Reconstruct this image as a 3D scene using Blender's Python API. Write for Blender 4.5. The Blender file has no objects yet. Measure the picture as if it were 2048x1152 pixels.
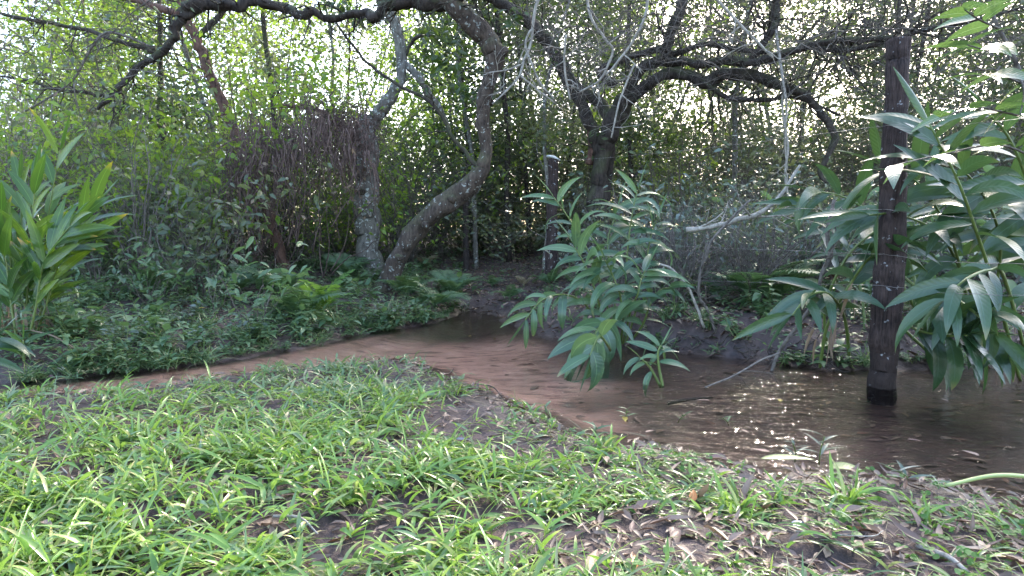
import bpy, math
import numpy as np
from mathutils import Vector

SC = bpy.context.scene
COL = SC.collection
rng = np.random.default_rng(11)
R = math.radians

# ------------------------------------------------------------------ camera, sky, sun, exposure
F = 1220.0                      # focal length in pixels of the 2048 px wide photograph
CAMH = 0.85
PITCH = math.atan(106 / F)      # eye line at y = 470 of the photograph
cam_d = bpy.data.cameras.new("camera")
cam = bpy.data.objects.new("camera", cam_d)
COL.objects.link(cam)
cam.location = (0, 0, CAMH)
cam.rotation_euler = (R(90) - PITCH, 0, 0)
cam_d.sensor_width = 36
cam_d.lens = 36 * F / 2048
cam_d.clip_start = 0.02
cam_d.clip_end = 1000
SC.camera = cam

SUN_EL, SUN_AZ = R(33), R(29)   # azimuth measured from +Y towards +X: the light comes from behind the trees
world = bpy.data.worlds.new("World")
SC.world = world
world.use_nodes = True
wn = world.node_tree
sky = wn.nodes.new("ShaderNodeTexSky")
sky.sky_type = 'NISHITA'
sky.sun_disc = False
sky.sun_elevation = SUN_EL
sky.sun_rotation = SUN_AZ
sky.air_density = 1.0
sky.dust_density = 3.0
sky.ozone_density = 1.0
wn.links.new(sky.outputs[0], wn.nodes['Background'].inputs[0])
wn.nodes['Background'].inputs[1].default_value = 0.15

sun_d = bpy.data.lights.new("sun", 'SUN')
sun_d.energy = 2.4
sun_d.angle = R(6)
sun_d.color = (1.0, 0.93, 0.80)
sun = bpy.data.objects.new("sun", sun_d)
COL.objects.link(sun)
sdir = Vector((math.sin(SUN_AZ) * math.cos(SUN_EL), math.cos(SUN_AZ) * math.cos(SUN_EL), math.sin(SUN_EL)))
sun.rotation_euler = sdir.to_track_quat('Z', 'Y').to_euler()

SC.view_settings.view_transform = 'Standard'
SC.view_settings.look = 'None'
SC.view_settings.exposure = 3.35
SC.view_settings.gamma = 1
SC.render.engine = 'CYCLES'
cy = SC.cycles
cy.max_bounces = 7
cy.diffuse_bounces = 3
cy.glossy_bounces = 3
cy.transmission_bounces = 4
cy.transparent_max_bounces = 8
cy.caustics_reflective = False
cy.caustics_refractive = False
cy.use_denoising = True

# ------------------------------------------------------------------ helpers
def norm(a):
    a = np.asarray(a, float)
    return a / np.maximum(np.linalg.norm(a, axis=-1, keepdims=True), 1e-9)

CP, SP = math.cos(PITCH), math.sin(PITCH)
def ray(px, py):
    u = (px - 1024) / F
    v = (576 - py) / F
    return np.array([u, CP + v * SP, -SP + v * CP])
def P(px, py, Y):
    """the point of the place seen at photo pixel (px, py) at depth Y metres"""
    d = ray(px, py)
    return np.array([0, 0, CAMH]) + d * (Y / d[1])
def G(px, py, z=0.0):
    d = ray(px, py)
    return np.array([0, 0, CAMH]) + d * ((z - CAMH) / d[2])

def vnoise(x, y, s, seed=0):
    """smooth value noise -1..1"""
    x = np.asarray(x, float) / s + 1000.5 + seed * 17.31
    y = np.asarray(y, float) / s + 1000.5 + seed * 9.77
    xi, yi = np.floor(x), np.floor(y)
    fx, fy = x - xi, y - yi
    fx = fx * fx * (3 - 2 * fx)
    fy = fy * fy * (3 - 2 * fy)
    def h(a, b):
        v = np.sin(a * 127.1 + b * 311.7 + seed * 74.7) * 43758.5453
        return (v - np.floor(v)) * 2 - 1
    a = h(xi, yi) * (1 - fx) + h(xi + 1, yi) * fx
    b = h(xi, yi + 1) * (1 - fx) + h(xi + 1, yi + 1) * fx
    return a * (1 - fy) + b * fy

def sstep(a, b, x):
    t = np.clip((np.asarray(x, float) - a) / (b - a), 0, 1)
    return t * t * (3 - 2 * t)

class MB:
    """collects quads; build() links them as ONE mesh object"""
    def __init__(self):
        self.V, self.Q, self.M, self.U, self.n = [], [], [], [], 0
    def add(self, v, q, mi=0, uv=None):
        v = np.asarray(v, float).reshape(-1, 3)
        q = np.asarray(q, int).reshape(-1, 4)
        self.V.append(v)
        self.Q.append(q + self.n)
        self.M.append(np.full(len(q), mi, int))
        self.U.append(np.zeros((len(v), 2)) if uv is None else np.asarray(uv, float).reshape(-1, 2))
        self.n += len(v)
    def mesh(self, name, mats, origin=(0, 0, 0), attrs=None):
        V = np.concatenate(self.V) - np.asarray(origin, float)
        Q = np.concatenate(self.Q)
        me = bpy.data.meshes.new(name)
        me.vertices.add(len(V))
        me.vertices.foreach_set('co', V.astype(np.float32).ravel())
        me.loops.add(len(Q) * 4)
        me.loops.foreach_set('vertex_index', Q.astype(np.int32).ravel())
        me.polygons.add(len(Q))
        me.polygons.foreach_set('loop_start', np.arange(0, len(Q) * 4, 4, dtype=np.int32))
        me.polygons.foreach_set('material_index', np.concatenate(self.M).astype(np.int32))
        me.polygons.foreach_set('use_smooth', np.ones(len(Q), bool))
        a = me.attributes.new('luv', 'FLOAT2', 'POINT')
        a.data.foreach_set('vector', np.concatenate(self.U).astype(np.float32).ravel())
        for k, val in (attrs or {}).items():
            a = me.attributes.new(k, 'FLOAT', 'POINT')
            a.data.foreach_set('value', np.asarray(val, np.float32).ravel())
        for m in (mats if isinstance(mats, (list, tuple)) else [mats]):
            me.materials.append(m)
        me.update(calc_edges=True)
        return me
    def build(self, name, mats, parent=None, origin=(0, 0, 0), attrs=None, base=True):
        """origin: where the mesh's own zero lies in the world; a child of an Empty at that point gets no offset"""
        o = bpy.data.objects.new(name, self.mesh(name, mats, origin, attrs))
        COL.objects.link(o)
        if parent is not None:
            o.parent = parent
        elif base:
            o.location = origin
        return o

def tag(o, label, cat=None, group=None, kind=None):
    if label: o['label'] = label
    if cat: o['category'] = cat
    if group: o['group'] = group
    if kind: o['kind'] = kind
    return o
def thing(name, label, cat, loc=(0, 0, 0), group=None):
    e = bpy.data.objects.new(name, None)
    COL.objects.link(e)
    e.location = loc
    e.empty_display_size = 0.1
    return tag(e, label, cat, group)
def copy_tree(o, parent=None):
    c = o.copy()
    COL.objects.link(c)
    if parent is not None:
        c.parent = parent
    for ch in o.children:
        copy_tree(ch, c)
    return c

def tube(mb, pts, rad, sides=6, mi=0, lump=0.0, seed=0, groove=0.0):
    pts = np.asarray(pts, float)
    n = len(pts)
    rad = np.broadcast_to(np.asarray(rad, float), (n,)).copy()
    T = norm(np.gradient(pts, axis=0))
    a = np.array([0, 0, 1.0]) if abs(T[0][2]) < 0.9 else np.array([1.0, 0, 0])
    N = np.empty_like(T)
    N[0] = norm(np.cross(T[0], a))
    for i in range(1, n):
        v = N[i - 1] - T[i] * np.dot(N[i - 1], T[i])
        N[i] = v / max(np.linalg.norm(v), 1e-9)
    B = np.cross(T, N)
    th = np.linspace(0, 2 * np.pi, sides, endpoint=False)
    rr = np.ones((n, sides))
    if lump:
        L = np.concatenate([[0], np.cumsum(np.linalg.norm(np.diff(pts, axis=0), axis=1))])
        for k in range(1, 4):
            ph = vnoise(L, np.full(n, k), 0.16 / k + rad.mean(), seed + k) * np.pi * 2
            rr += lump / k * np.cos((k + 1) * th[None, :] + ph[:, None] * 0.5 + seed)
        rr += lump * 0.8 * vnoise(L, np.zeros(n), 0.12, seed + 9)[:, None]
    if groove:
        kk = np.arange(sides)
        rr += groove * vnoise(np.broadcast_to(kk * 1.0, (n, sides)), np.broadcast_to(np.arange(n)[:, None] * .08, (n, sides)), 1.3, seed + 3)
        rr -= groove * 2.2 * (vnoise(np.broadcast_to(kk * 1.0, (n, sides)), np.broadcast_to(np.arange(n)[:, None] * .05, (n, sides)), 1.1, seed + 5) > .62)
    ring = pts[:, None, :] + (N[:, None, :] * np.cos(th)[None, :, None] + B[:, None, :] * np.sin(th)[None, :, None]) * (rad[:, None] * rr)[:, :, None]
    e0 = pts[0] + (ring[0] - pts[0]) * 0.02
    e1 = pts[-1] + T[-1] * rad[-1] * 0.3 + (ring[-1] - pts[-1]) * 0.02
    V = np.concatenate([e0[None], ring, e1[None]])
    m = n + 2
    i, j = np.meshgrid(np.arange(m - 1), np.arange(sides), indexing='ij')
    j2 = (j + 1) % sides
    q = np.stack([i * sides + j, i * sides + j2, (i + 1) * sides + j2, (i + 1) * sides + j], -1)
    mb.add(V.reshape(-1, 3), q.reshape(-1, 4), mi)

def catmull(pts, n=8):
    """pts: rows of any width; n samples per span"""
    p = np.asarray(pts, float)
    if len(p) < 3:
        t = np.linspace(0, 1, n + 1)[:, None]
        return p[0] * (1 - t) + p[-1] * t
    p = np.vstack([2 * p[0] - p[1], p, 2 * p[-1] - p[-2]])
    out = []
    for i in range(1, len(p) - 2):
        t = np.linspace(0, 1, n, endpoint=False)[:, None]
        a, b, c, d = p[i - 1], p[i], p[i + 1], p[i + 2]
        out.append(0.5 * (2 * b + (c - a) * t + (2 * a - 5 * b + 4 * c - d) * t * t + (3 * b - a - 3 * c + d) * t ** 3))
    out.append(p[-2][None])
    return np.vstack(out)

def limb_path(ctrl, n=8, wig=0.0, seed=0):
    """ctrl rows: (px, py, depth, radius in photo pixels) -> points, radii in metres"""
    c = np.array([[*P(a, b, Y), r * Y / F] for a, b, Y, r in ctrl])
    s = catmull(c, n)
    pts, rad = s[:, :3], np.maximum(s[:, 3], 0.0015)
    if wig:
        k = np.arange(len(pts))
        for ax in range(3):
            pts[:, ax] += vnoise(k, np.full(len(k), ax), 2.5, seed) * wig * rad
    return pts, rad

PROF = {'lance': lambda t: np.sin(np.pi * np.clip(t, 0, 1) ** 0.75) ** 0.8,
        'ovate': lambda t: np.sin(np.pi * np.clip(t, 0, 1) ** 0.62) ** 0.9,
        'blade': lambda t: np.clip((1 - t) ** 0.65 * (0.55 + 1.3 * t) * 1.05, 0, 1),
        'round': lambda t: np.sqrt(np.clip(1 - (2 * t - 1) ** 2, 0, 1))}
def leaf_batch(mb, base, d, n, L, W, droop=0.3, seg=4, prof='lance', fold=0.25, mi=0, twist=None):
    base = np.asarray(base, float).reshape(-1, 3)
    N = len(base)
    d = norm(np.broadcast_to(d, (N, 3)))
    n = np.broadcast_to(n, (N, 3))
    s = norm(np.cross(d, n))
    n = norm(np.cross(s, d))
    L = np.broadcast_to(L, (N,)).astype(float)
    W = np.broadcast_to(W, (N,)).astype(float)
    droop = np.broadcast_to(droop, (N,)).astype(float)
    t = np.linspace(0, 1, seg + 1)
    w = np.maximum(PROF[prof](t), 0.03)
    # bend towards the ground along the length
    ang = droop[:, None] * t[None, :] ** 1.2 * 1.6
    dn = np.array([0, 0, -1.0])
    dh = norm(dn - d * (d @ dn)[:, None] + 1e-6)
    dirs = d[:, None] * np.cos(ang)[:, :, None] + dh[:, None] * np.sin(ang)[:, :, None]
    step = np.zeros((N, seg + 1, 3))
    step[:, 1:] = (dirs[:, 1:] + dirs[:, :-1]) * 0.5 / seg
    pos = base[:, None] + np.cumsum(step, axis=1) * L[:, None, None]
    nn = norm(np.cross(np.broadcast_to(s[:, None], dirs.shape), dirs))
    hw = (w[None, :] * W[:, None] * 0.5)[:, :, None]
    l = pos - s[:, None] * hw + nn * hw * fold
    r = pos + s[:, None] * hw + nn * hw * fold
    V = np.stack([l, pos, r], 2)                       # N, seg+1, 3, 3
    k = np.arange(N)[:, None, None] * (seg + 1) * 3 + np.arange(seg)[None, :, None] * 3 + np.arange(2)[None, None, :]
    q = np.stack([k, k + 1, k + 4, k + 3], -1)
    uv = np.zeros((N, seg + 1, 3, 2))
    uv[..., 0] = np.array([-1, 0, 1])[None, None, :]
    uv[..., 1] = t[None, :, None]
    mb.add(V.reshape(-1, 3), q.reshape(-1, 4), mi, uv)

def rhomb_batch(mb, base, d, n, L, W, mi=0):
    base = np.asarray(base, float).reshape(-1, 3)
    N = len(base)
    d = norm(np.broadcast_to(d, (N, 3)))
    s = norm(np.cross(d, np.broadcast_to(n, (N, 3))))
    nn = np.cross(s, d)
    L = np.broadcast_to(L, (N,))[:, None]
    W = np.broadcast_to(W, (N,))[:, None]
    a = base
    m = base + d * L * 0.45 + nn * W * 0.12
    V = np.stack([a, m - s * W / 2, base + d * L - nn * L * 0.08, m + s * W / 2], 1)
    q = np.arange(N * 4).reshape(-1, 4)
    uv = np.tile(np.array([[0, 0], [-1, .45], [0, 1], [1, .45]]), (N, 1))
    mb.add(V.reshape(-1, 3), q, mi, uv)

def rdir(n, zs=1.0, g=None):
    g = g or rng
    v = g.normal(size=(n, 3))
    v[:, 2] *= zs
    return norm(v)
def leaf_cloud(mb, centers, radii, n, L, W, flat=0.7, mi=0, up=0.8, down=0.15, g=None, fine=False, seg=3):
    g = g or rng
    centers = np.asarray(centers, float).reshape(-1, 3)
    radii = np.broadcast_to(np.asarray(radii, float), (len(centers),))
    p = radii ** 2 / (radii ** 2).sum()
    k = g.choice(len(centers), n, p=p)
    off = rdir(n, 1, g) * (g.random(n) ** 0.45)[:, None] * radii[k][:, None]
    off[:, 2] *= flat
    base = centers[k] + off
    d = rdir(n, 0.45, g)
    d[:, 2] -= down
    nn = rdir(n, 1, g) + np.array([0, 0, up])
    s = 0.6 + 0.8 * g.random(n)
    if fine:
        leaf_batch(mb, base, d, nn, L * s, W * s, droop=0.15 + 0.3 * g.random(n), seg=seg, prof='lance' if seg > 3 else 'ovate', fold=0.25, mi=mi)
    else:
        rhomb_batch(mb, base, d, nn, L * s, W * s, mi)

def walk(start, d, length, step, gnarl, g, up=0.0):
    n = max(2, int(length / step))
    pts = [np.asarray(start, float)]
    d = norm(d)
    for i in range(n):
        d = norm(d + g.normal(size=3) * gnarl + np.array([0, 0, up]))
        pts.append(pts[-1] + d * step)
    return np.array(pts), d
def grow(mb, start, d, length, r, level, g, gnarl=0.2, up=0.0, tips=None, sides=5, kids=(3, 6), mi=0, spread=0.9, shrink=0.55):
    n = max(3, min(12, int(length / 0.06)))
    pts, _ = walk(start, d, length, length / n, gnarl, g, up)
    rad = np.linspace(r, r * 0.35, len(pts))
    tube(mb, pts, rad, sides, mi)
    if tips is not None:
        tips.append(pts[-1]); tips.append(pts[len(pts) // 2])
    if level > 0:
        for _ in range(g.integers(*kids)):
            i = g.integers(1, len(pts))
            dd = norm(pts[min(i, len(pts) - 1)] - pts[i - 1])
            side = norm(np.cross(dd, g.normal(size=3)))
            nd = norm(dd * 0.7 + side * spread)
            grow(mb, pts[i], nd, length * (shrink + 0.25 * g.random()), max(rad[i] * 0.62, 0.0012), level - 1, g, gnarl, up, tips, max(3, sides - 1), kids, mi, spread, shrink)

# ------------------------------------------------------------------ materials
def new_mat(name):
    m = bpy.data.materials.new(name)
    m.use_nodes = True
    nt = m.node_tree
    return m, nt, nt.nodes['Principled BSDF'], nt.nodes['Material Output']
def nd(nt, typ, **kw):
    n = nt.nodes.new(typ)
    for k, v in kw.items():
        setattr(n, k, v)
    return n
def ramp(nt, fac, stops, interp='LINEAR'):
    r = nd(nt, 'ShaderNodeValToRGB')
    r.color_ramp.interpolation = interp
    e = r.color_ramp.elements
    while len(e) < len(stops):
        e.new(0.5)
    for el, (p, c) in zip(e, stops):
        el.position = p
        el.color = (*c, 1) if len(c) == 3 else c
    nt.links.new(fac, r.inputs[0])
    return r.outputs[0]
def mixc(nt, fac, a, b, typ='MIX'):
    m = nd(nt, 'ShaderNodeMix', data_type='RGBA', blend_type=typ)
    for sock, v in ((0, fac), (6, a), (7, b)):
        if hasattr(v, 'is_output'):
            nt.links.new(v, m.inputs[sock])
        else:
            m.inputs[sock].default_value = v if sock == 0 else (*v, 1)
    return m.outputs[2]
def mth(nt, op, a, b=None, c=None, clamp=False):
    m = nd(nt, 'ShaderNodeMath', operation=op, use_clamp=clamp)
    for i, v in enumerate((a, b, c)):
        if v is None: continue
        if hasattr(v, 'is_output'): nt.links.new(v, m.inputs[i])
        else: m.inputs[i].default_value = v
    return m.outputs[0]
def noise(nt, vec, scale, detail=4, rough=0.55):
    n = nd(nt, 'ShaderNodeTexNoise')
    n.inputs['Scale'].default_value = scale
    n.inputs['Detail'].default_value = detail
    n.inputs['Roughness'].default_value = rough
    if vec is not None: nt.links.new(vec, n.inputs['Vector'])
    return n.outputs['Fac']

def leaf_mat(name, cols, trans, tfac=0.35, rough=0.42, veins=False, tip=None, tipstart=0.6, spec=0.5):
    """cols: colours picked leaf by leaf; trans: colour of light coming through"""
    m, nt, b, out = new_mat(name)
    geo = nd(nt, 'ShaderNodeNewGeometry')
    rnd = geo.outputs['Random Per Island']
    cols = [tuple(x * 0.76 for x in c_) for c_ in cols]
    k = len(cols)
    c = ramp(nt, rnd, [(i / max(k - 1, 1), cols[i]) for i in range(k)])
    nz = noise(nt, geo.outputs['Position'], 1.3, 2)
    c = mixc(nt, mth(nt, 'MULTIPLY', nz, 0.35), c, tuple(x * 1.5 for x in cols[k // 2]))
    at = nd(nt, 'ShaderNodeAttribute', attribute_name='luv')
    sep = nd(nt, 'ShaderNodeSeparateXYZ')
    nt.links.new(at.outputs['Vector'], sep.inputs[0])
    if tip:
        r2 = mth(nt, 'FRACT', mth(nt, 'MULTIPLY', rnd, 37.7))
        t0 = mth(nt, 'SUBTRACT', sep.outputs[1], mth(nt, 'ADD', mth(nt, 'MULTIPLY', r2, 1.1), tipstart))
        c = mixc(nt, mth(nt, 'MULTIPLY', t0, 5, clamp=True), c, tip)
    bump = None
    if veins:
        ax = mth(nt, 'ABSOLUTE', sep.outputs[0])
        rib = mth(nt, 'SUBTRACT', 1.0, mth(nt, 'MULTIPLY', ax, 11), clamp=True)
        w = mth(nt, 'SINE', mth(nt, 'ADD', mth(nt, 'MULTIPLY', ax, -9), mth(nt, 'MULTIPLY', sep.outputs[1], 75)))
        c = mixc(nt, mth(nt, 'MULTIPLY', rib, 0.55), c, tuple(min(1, x * 2.4 + 0.02) for x in cols[-1]))
        bl = noise(nt, geo.outputs['Position'], 9, 4)
        c = mixc(nt, mth(nt, 'MULTIPLY', mth(nt, 'SUBTRACT', bl, 0.55, clamp=True), 2.2), c, tuple(x * 0.5 for x in cols[0]))
        fine = noise(nt, geo.outputs['Position'], 120, 2)
        bump = nd(nt, 'ShaderNodeBump')
        bump.inputs['Strength'].default_value = 0.13
        bump.inputs['Distance'].default_value = 0.002
        nt.links.new(mth(nt, 'ADD', w, mth(nt, 'ADD', mth(nt, 'MULTIPLY', rib, 3), fine)), bump.inputs['Height'])
        nt.links.new(bump.outputs[0], b.inputs['Normal'])
    nt.links.new(c, b.inputs['Base Color'])
    b.inputs['Roughness'].default_value = rough
    b.inputs['Specular IOR Level'].default_value = spec
    tr = nd(nt, 'ShaderNodeBsdfTranslucent')
    nt.links.new(mixc(nt, 0.5, c, trans), tr.inputs[0])
    mx = nd(nt, 'ShaderNodeMixShader')
    mx.inputs[0].default_value = tfac
    nt.links.new(b.outputs[0], mx.inputs[1])
    nt.links.new(tr.outputs[0], mx.inputs[2])
    nt.links.new(mx.outputs[0], out.inputs[0])
    return m

def bark_mat(name, dark, light, lichen=0.0, moss=0.0, streak=8.0, lichen_col=(0.42, 0.44, 0.40), bump=0.8, scale=14, damp=0.0):
    m, nt, b, out = new_mat(name)
    geo = nd(nt, 'ShaderNodeNewGeometry')
    mp = nd(nt, 'ShaderNodeMapping')
    mp.inputs['Scale'].default_value = (streak, streak, 1.6)
    nt.links.new(geo.outputs['Position'], mp.inputs[0])
    n1 = noise(nt, mp.outputs[0], 5, 6, 0.65)
    n2 = noise(nt, geo.outputs['Position'], scale, 5, 0.6)
    c = ramp(nt, mth(nt, 'ADD', mth(nt, 'MULTIPLY', n1, 0.6), mth(nt, 'MULTIPLY', n2, 0.4)), [(0.36, dark), (0.64, light)])
    if moss:
        sx = nd(nt, 'ShaderNodeSeparateXYZ')
        nt.links.new(geo.outputs['Normal'], sx.inputs[0])
        mm = mth(nt, 'MULTIPLY', mth(nt, 'ADD', sx.outputs[2], mth(nt, 'MULTIPLY', mth(nt, 'SUBTRACT', noise(nt, geo.outputs['Position'], 4, 4), 0.5), 4)), moss, clamp=True)
        c = mixc(nt, mm, c, (0.055, 0.075, 0.018))
    if lichen:
        vo = nd(nt, 'ShaderNodeTexVoronoi')
        vo.inputs['Scale'].default_value = 17
        wv = nd(nt, 'ShaderNodeVectorMath', operation='ADD')
        nzc = nd(nt, 'ShaderNodeTexNoise')
        nzc.inputs['Scale'].default_value = 22
        nt.links.new(geo.outputs['Position'], nzc.inputs['Vector'])
        sc = nd(nt, 'ShaderNodeVectorMath', operation='SCALE')
        sc.inputs['Scale'].default_value = 0.11
        nt.links.new(nzc.outputs['Color'], sc.inputs[0])
        nt.links.new(geo.outputs['Position'], wv.inputs[0])
        nt.links.new(sc.outputs[0], wv.inputs[1])
        nt.links.new(wv.outputs[0], vo.inputs['Vector'])
        big = noise(nt, geo.outputs['Position'], 2.6, 3)
        th = mth(nt, 'MULTIPLY', big, lichen)
        k = mth(nt, 'MULTIPLY', mth(nt, 'SUBTRACT', th, vo.outputs['Distance']), 9, clamp=True)
        c = mixc(nt, mth(nt, 'MULTIPLY', k, mth(nt, 'ADD', mth(nt, 'MULTIPLY', n2, 0.9), 0.25), clamp=True), c, lichen_col)
    if damp:      # soaked, mud-stained foot with an uneven line
        sz = nd(nt, 'ShaderNodeSeparateXYZ')
        nt.links.new(geo.outputs['Position'], sz.inputs[0])
        k = mth(nt, 'SUBTRACT', mth(nt, 'ADD', damp, mth(nt, 'MULTIPLY', mth(nt, 'SUBTRACT', n1, 0.5), 0.9)), sz.outputs[2])
        c = mixc(nt, mth(nt, 'MULTIPLY', mth(nt, 'MULTIPLY', k, 5, clamp=True), 0.7), c, (0.016, 0.010, 0.008))
    nt.links.new(c, b.inputs['Base Color'])
    b.inputs['Roughness'].default_value = 0.85
    b.inputs['Specular IOR Level'].default_value = 0.25
    bp = nd(nt, 'ShaderNodeBump')
    bp.inputs['Strength'].default_value = bump
    bp.inputs['Distance'].default_value = 0.012
    nt.links.new(mth(nt, 'ADD', n1, n2), bp.inputs['Height'])
    nt.links.new(bp.outputs[0], b.inputs['Normal'])
    return m

M = {}
M['bark_main'] = bark_mat('bark_lichen', (0.018, 0.012, 0.010), (0.098, 0.072, 0.055), lichen=0.55, moss=0.30, lichen_col=(0.30, 0.31, 0.285))
M['bark_pale'] = bark_mat('bark_pale', (0.05, 0.043, 0.036), (0.20, 0.18, 0.155), lichen=0.66, moss=0.2)
M['bark_dark'] = bark_mat('bark_dark', (0.012, 0.009, 0.008), (0.060, 0.046, 0.038), lichen=0.24, moss=0.35)
M['bark_red'] = bark_mat('bark_red', (0.045, 0.022, 0.017), (0.16, 0.088, 0.066), moss=0.1)
M['twig'] = bark_mat('twig_grey', (0.045, 0.036, 0.030), (0.17, 0.145, 0.125), scale=40)
M['twig_dark'] = bark_mat('twig_dark', (0.022, 0.017, 0.014), (0.085, 0.068, 0.058), scale=40)
M['twig_pale'] = bark_mat('twig_pale', (0.13, 0.115, 0.095), (0.36, 0.32, 0.27), scale=30)
M['vine'] = bark_mat('dead_vine', (0.036, 0.022, 0.019), (0.17, 0.112, 0.095), scale=40)
M['post'] = bark_mat('weathered_post', (0.008, 0.005, 0.005), (0.066, 0.043, 0.037), lichen=0.37, damp=0.22, streak=26, lichen_col=(0.36, 0.36, 0.37), bump=1.0)
M['post_dark'] = bark_mat('old_post', (0.012, 0.010, 0.010), (0.065, 0.048, 0.042), streak=26)

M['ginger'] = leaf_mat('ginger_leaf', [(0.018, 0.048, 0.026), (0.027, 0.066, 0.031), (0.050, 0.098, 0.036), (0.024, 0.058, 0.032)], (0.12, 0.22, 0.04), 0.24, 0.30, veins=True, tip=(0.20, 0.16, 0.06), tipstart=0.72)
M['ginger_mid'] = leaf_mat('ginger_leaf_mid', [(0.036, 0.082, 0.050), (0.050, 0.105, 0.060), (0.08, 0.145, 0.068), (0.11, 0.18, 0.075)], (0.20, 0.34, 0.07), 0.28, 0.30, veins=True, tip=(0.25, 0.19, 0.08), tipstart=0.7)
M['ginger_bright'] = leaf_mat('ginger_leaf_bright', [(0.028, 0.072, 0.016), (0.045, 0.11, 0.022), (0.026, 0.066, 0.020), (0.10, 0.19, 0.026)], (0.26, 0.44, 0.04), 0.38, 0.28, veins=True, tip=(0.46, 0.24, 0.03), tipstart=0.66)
M['cane'] = leaf_mat('green_cane', [(0.10, 0.15, 0.035), (0.13, 0.17, 0.04)], (0.2, 0.3, 0.05), 0.1, 0.45)
M['dead_leaf'] = leaf_mat('dead_leaf', [(0.16, 0.10, 0.065), (0.24, 0.17, 0.11), (0.10, 0.06, 0.045)], (0.3, 0.2, 0.1), 0.15, 0.7)
M['glossy'] = leaf_mat('glossy_leaf', [(0.035, 0.085, 0.025), (0.05, 0.12, 0.03), (0.10, 0.17, 0.035)], (0.22, 0.38, 0.05), 0.32, 0.3, veins=True)
M['silver_big'] = leaf_mat('silver_glossy_leaf', [(0.045, 0.085, 0.045), (0.07, 0.115, 0.075), (0.04, 0.09, 0.03), (0.10, 0.15, 0.11)], (0.2, 0.34, 0.06), 0.28, 0.22, veins=True, tip=(0.25, 0.19, 0.08), tipstart=0.75)
M['dark_leaf'] = leaf_mat('dark_leaf', [(0.022, 0.048, 0.016), (0.035, 0.07, 0.02), (0.06, 0.10, 0.026)], (0.14, 0.22, 0.03), 0.32, 0.4)
M['mid_leaf'] = leaf_mat('mid_leaf', [(0.040, 0.060, 0.034), (0.060, 0.088, 0.046), (0.085, 0.115, 0.062), (0.12, 0.135, 0.075)], (0.24, 0.29, 0.10), 0.40, 0.36)
M['lime_leaf'] = leaf_mat('lime_leaf', [(0.055, 0.12, 0.018), (0.085, 0.18, 0.022), (0.13, 0.23, 0.03), (0.20, 0.26, 0.035)], (0.42, 0.60, 0.06), 0.5, 0.42)  # lighter leaf colour with the backlight from behind painted in
M['silver_leaf'] = leaf_mat('silver_leaf', [(0.06, 0.09, 0.07), (0.09, 0.125, 0.095), (0.15, 0.19, 0.17)], (0.2, 0.28, 0.12), 0.3, 0.34)
M['weed'] = leaf_mat('weed_leaf', [(0.045, 0.10, 0.046), (0.07, 0.14, 0.06), (0.105, 0.18, 0.08), (0.15, 0.21, 0.10)], (0.22, 0.36, 0.08), 0.32, 0.42)
M['fern'] = leaf_mat('fern_frond', [(0.055, 0.11, 0.055), (0.08, 0.15, 0.07), (0.11, 0.18, 0.08)], (0.2, 0.35, 0.07), 0.35, 0.5)
M['fern_lime'] = leaf_mat('fern_frond_lime', [(0.07, 0.16, 0.03), (0.10, 0.21, 0.035)], (0.3, 0.5, 0.06), 0.42, 0.5)
M['fern_pale'] = leaf_mat('fern_frond_dry', [(0.24, 0.20, 0.12), (0.32, 0.27, 0.17)], (0.4, 0.35, 0.2), 0.3, 0.6)
M['grass'] = leaf_mat('grass_blade', [(0.056, 0.142, 0.024), (0.090, 0.20, 0.032), (0.15, 0.285, 0.048), (0.25, 0.36, 0.085), (0.072, 0.165, 0.042), (0.12, 0.23, 0.038), (0.34, 0.30, 0.15)], (0.32, 0.50, 0.07), 0.36, 0.33, tip=(0.38, 0.30, 0.14), tipstart=0.55)
M['grass_grey'] = leaf_mat('grass_blade_greyish', [(0.06, 0.12, 0.045), (0.09, 0.16, 0.06), (0.13, 0.21, 0.085), (0.18, 0.23, 0.10), (0.30, 0.25, 0.14)], (0.25, 0.38, 0.1), 0.32, 0.33, tip=(0.36, 0.29, 0.16), tipstart=0.5)
M['clover'] = leaf_mat('clover_leaf', [(0.035, 0.10, 0.022), (0.06, 0.15, 0.03), (0.085, 0.18, 0.04)], (0.2, 0.36, 0.05), 0.3, 0.55, spec=.25)
M['litter'] = leaf_mat('fallen_leaf', [(0.075, 0.042, 0.036), (0.13, 0.075, 0.058), (0.20, 0.125, 0.088), (0.10, 0.06, 0.055), (0.27, 0.185, 0.13), (0.058, 0.038, 0.036), (0.34, 0.25, 0.17), (0.16, 0.07, 0.035), (0.045, 0.03, 0.03)], (0.22, 0.12, 0.06), 0.12, 0.6)
M['litter_far'] = leaf_mat('fallen_leaf_far', [(0.06, 0.036, 0.03), (0.10, 0.06, 0.047), (0.16, 0.10, 0.074), (0.23, 0.17, 0.13)], (0.22, 0.12, 0.06), 0.12, 0.6)

def plain(name, col, rough=0.6, metal=0.0, var=0.35, scale=25):
    m, nt, b, out = new_mat(name)
    geo = nd(nt, 'ShaderNodeNewGeometry')
    n = noise(nt, geo.outputs['Position'], scale, 5)
    nt.links.new(ramp(nt, n, [(0.3, tuple(x * (1 - var) for x in col)), (0.7, tuple(min(1, x * (1 + var)) for x in col))]), b.inputs['Base Color'])
    b.inputs['Roughness'].default_value = rough
    b.inputs['Metallic'].default_value = metal
    return m
M['wire'] = plain('galvanised_wire', (0.22, 0.20, 0.19), 0.5, 0.6)
M['cap'] = plain('pale_cap', (0.50, 0.49, 0.47), 0.8)
M['stone'] = plain('stone', (0.42, 0.38, 0.34), 0.7)
M['orange_leaf'] = leaf_mat('orange_leaf', [(0.50, 0.19, 0.04), (0.42, 0.15, 0.03)], (0.5, 0.2, 0.05), 0.2, 0.5, veins=True)
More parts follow.
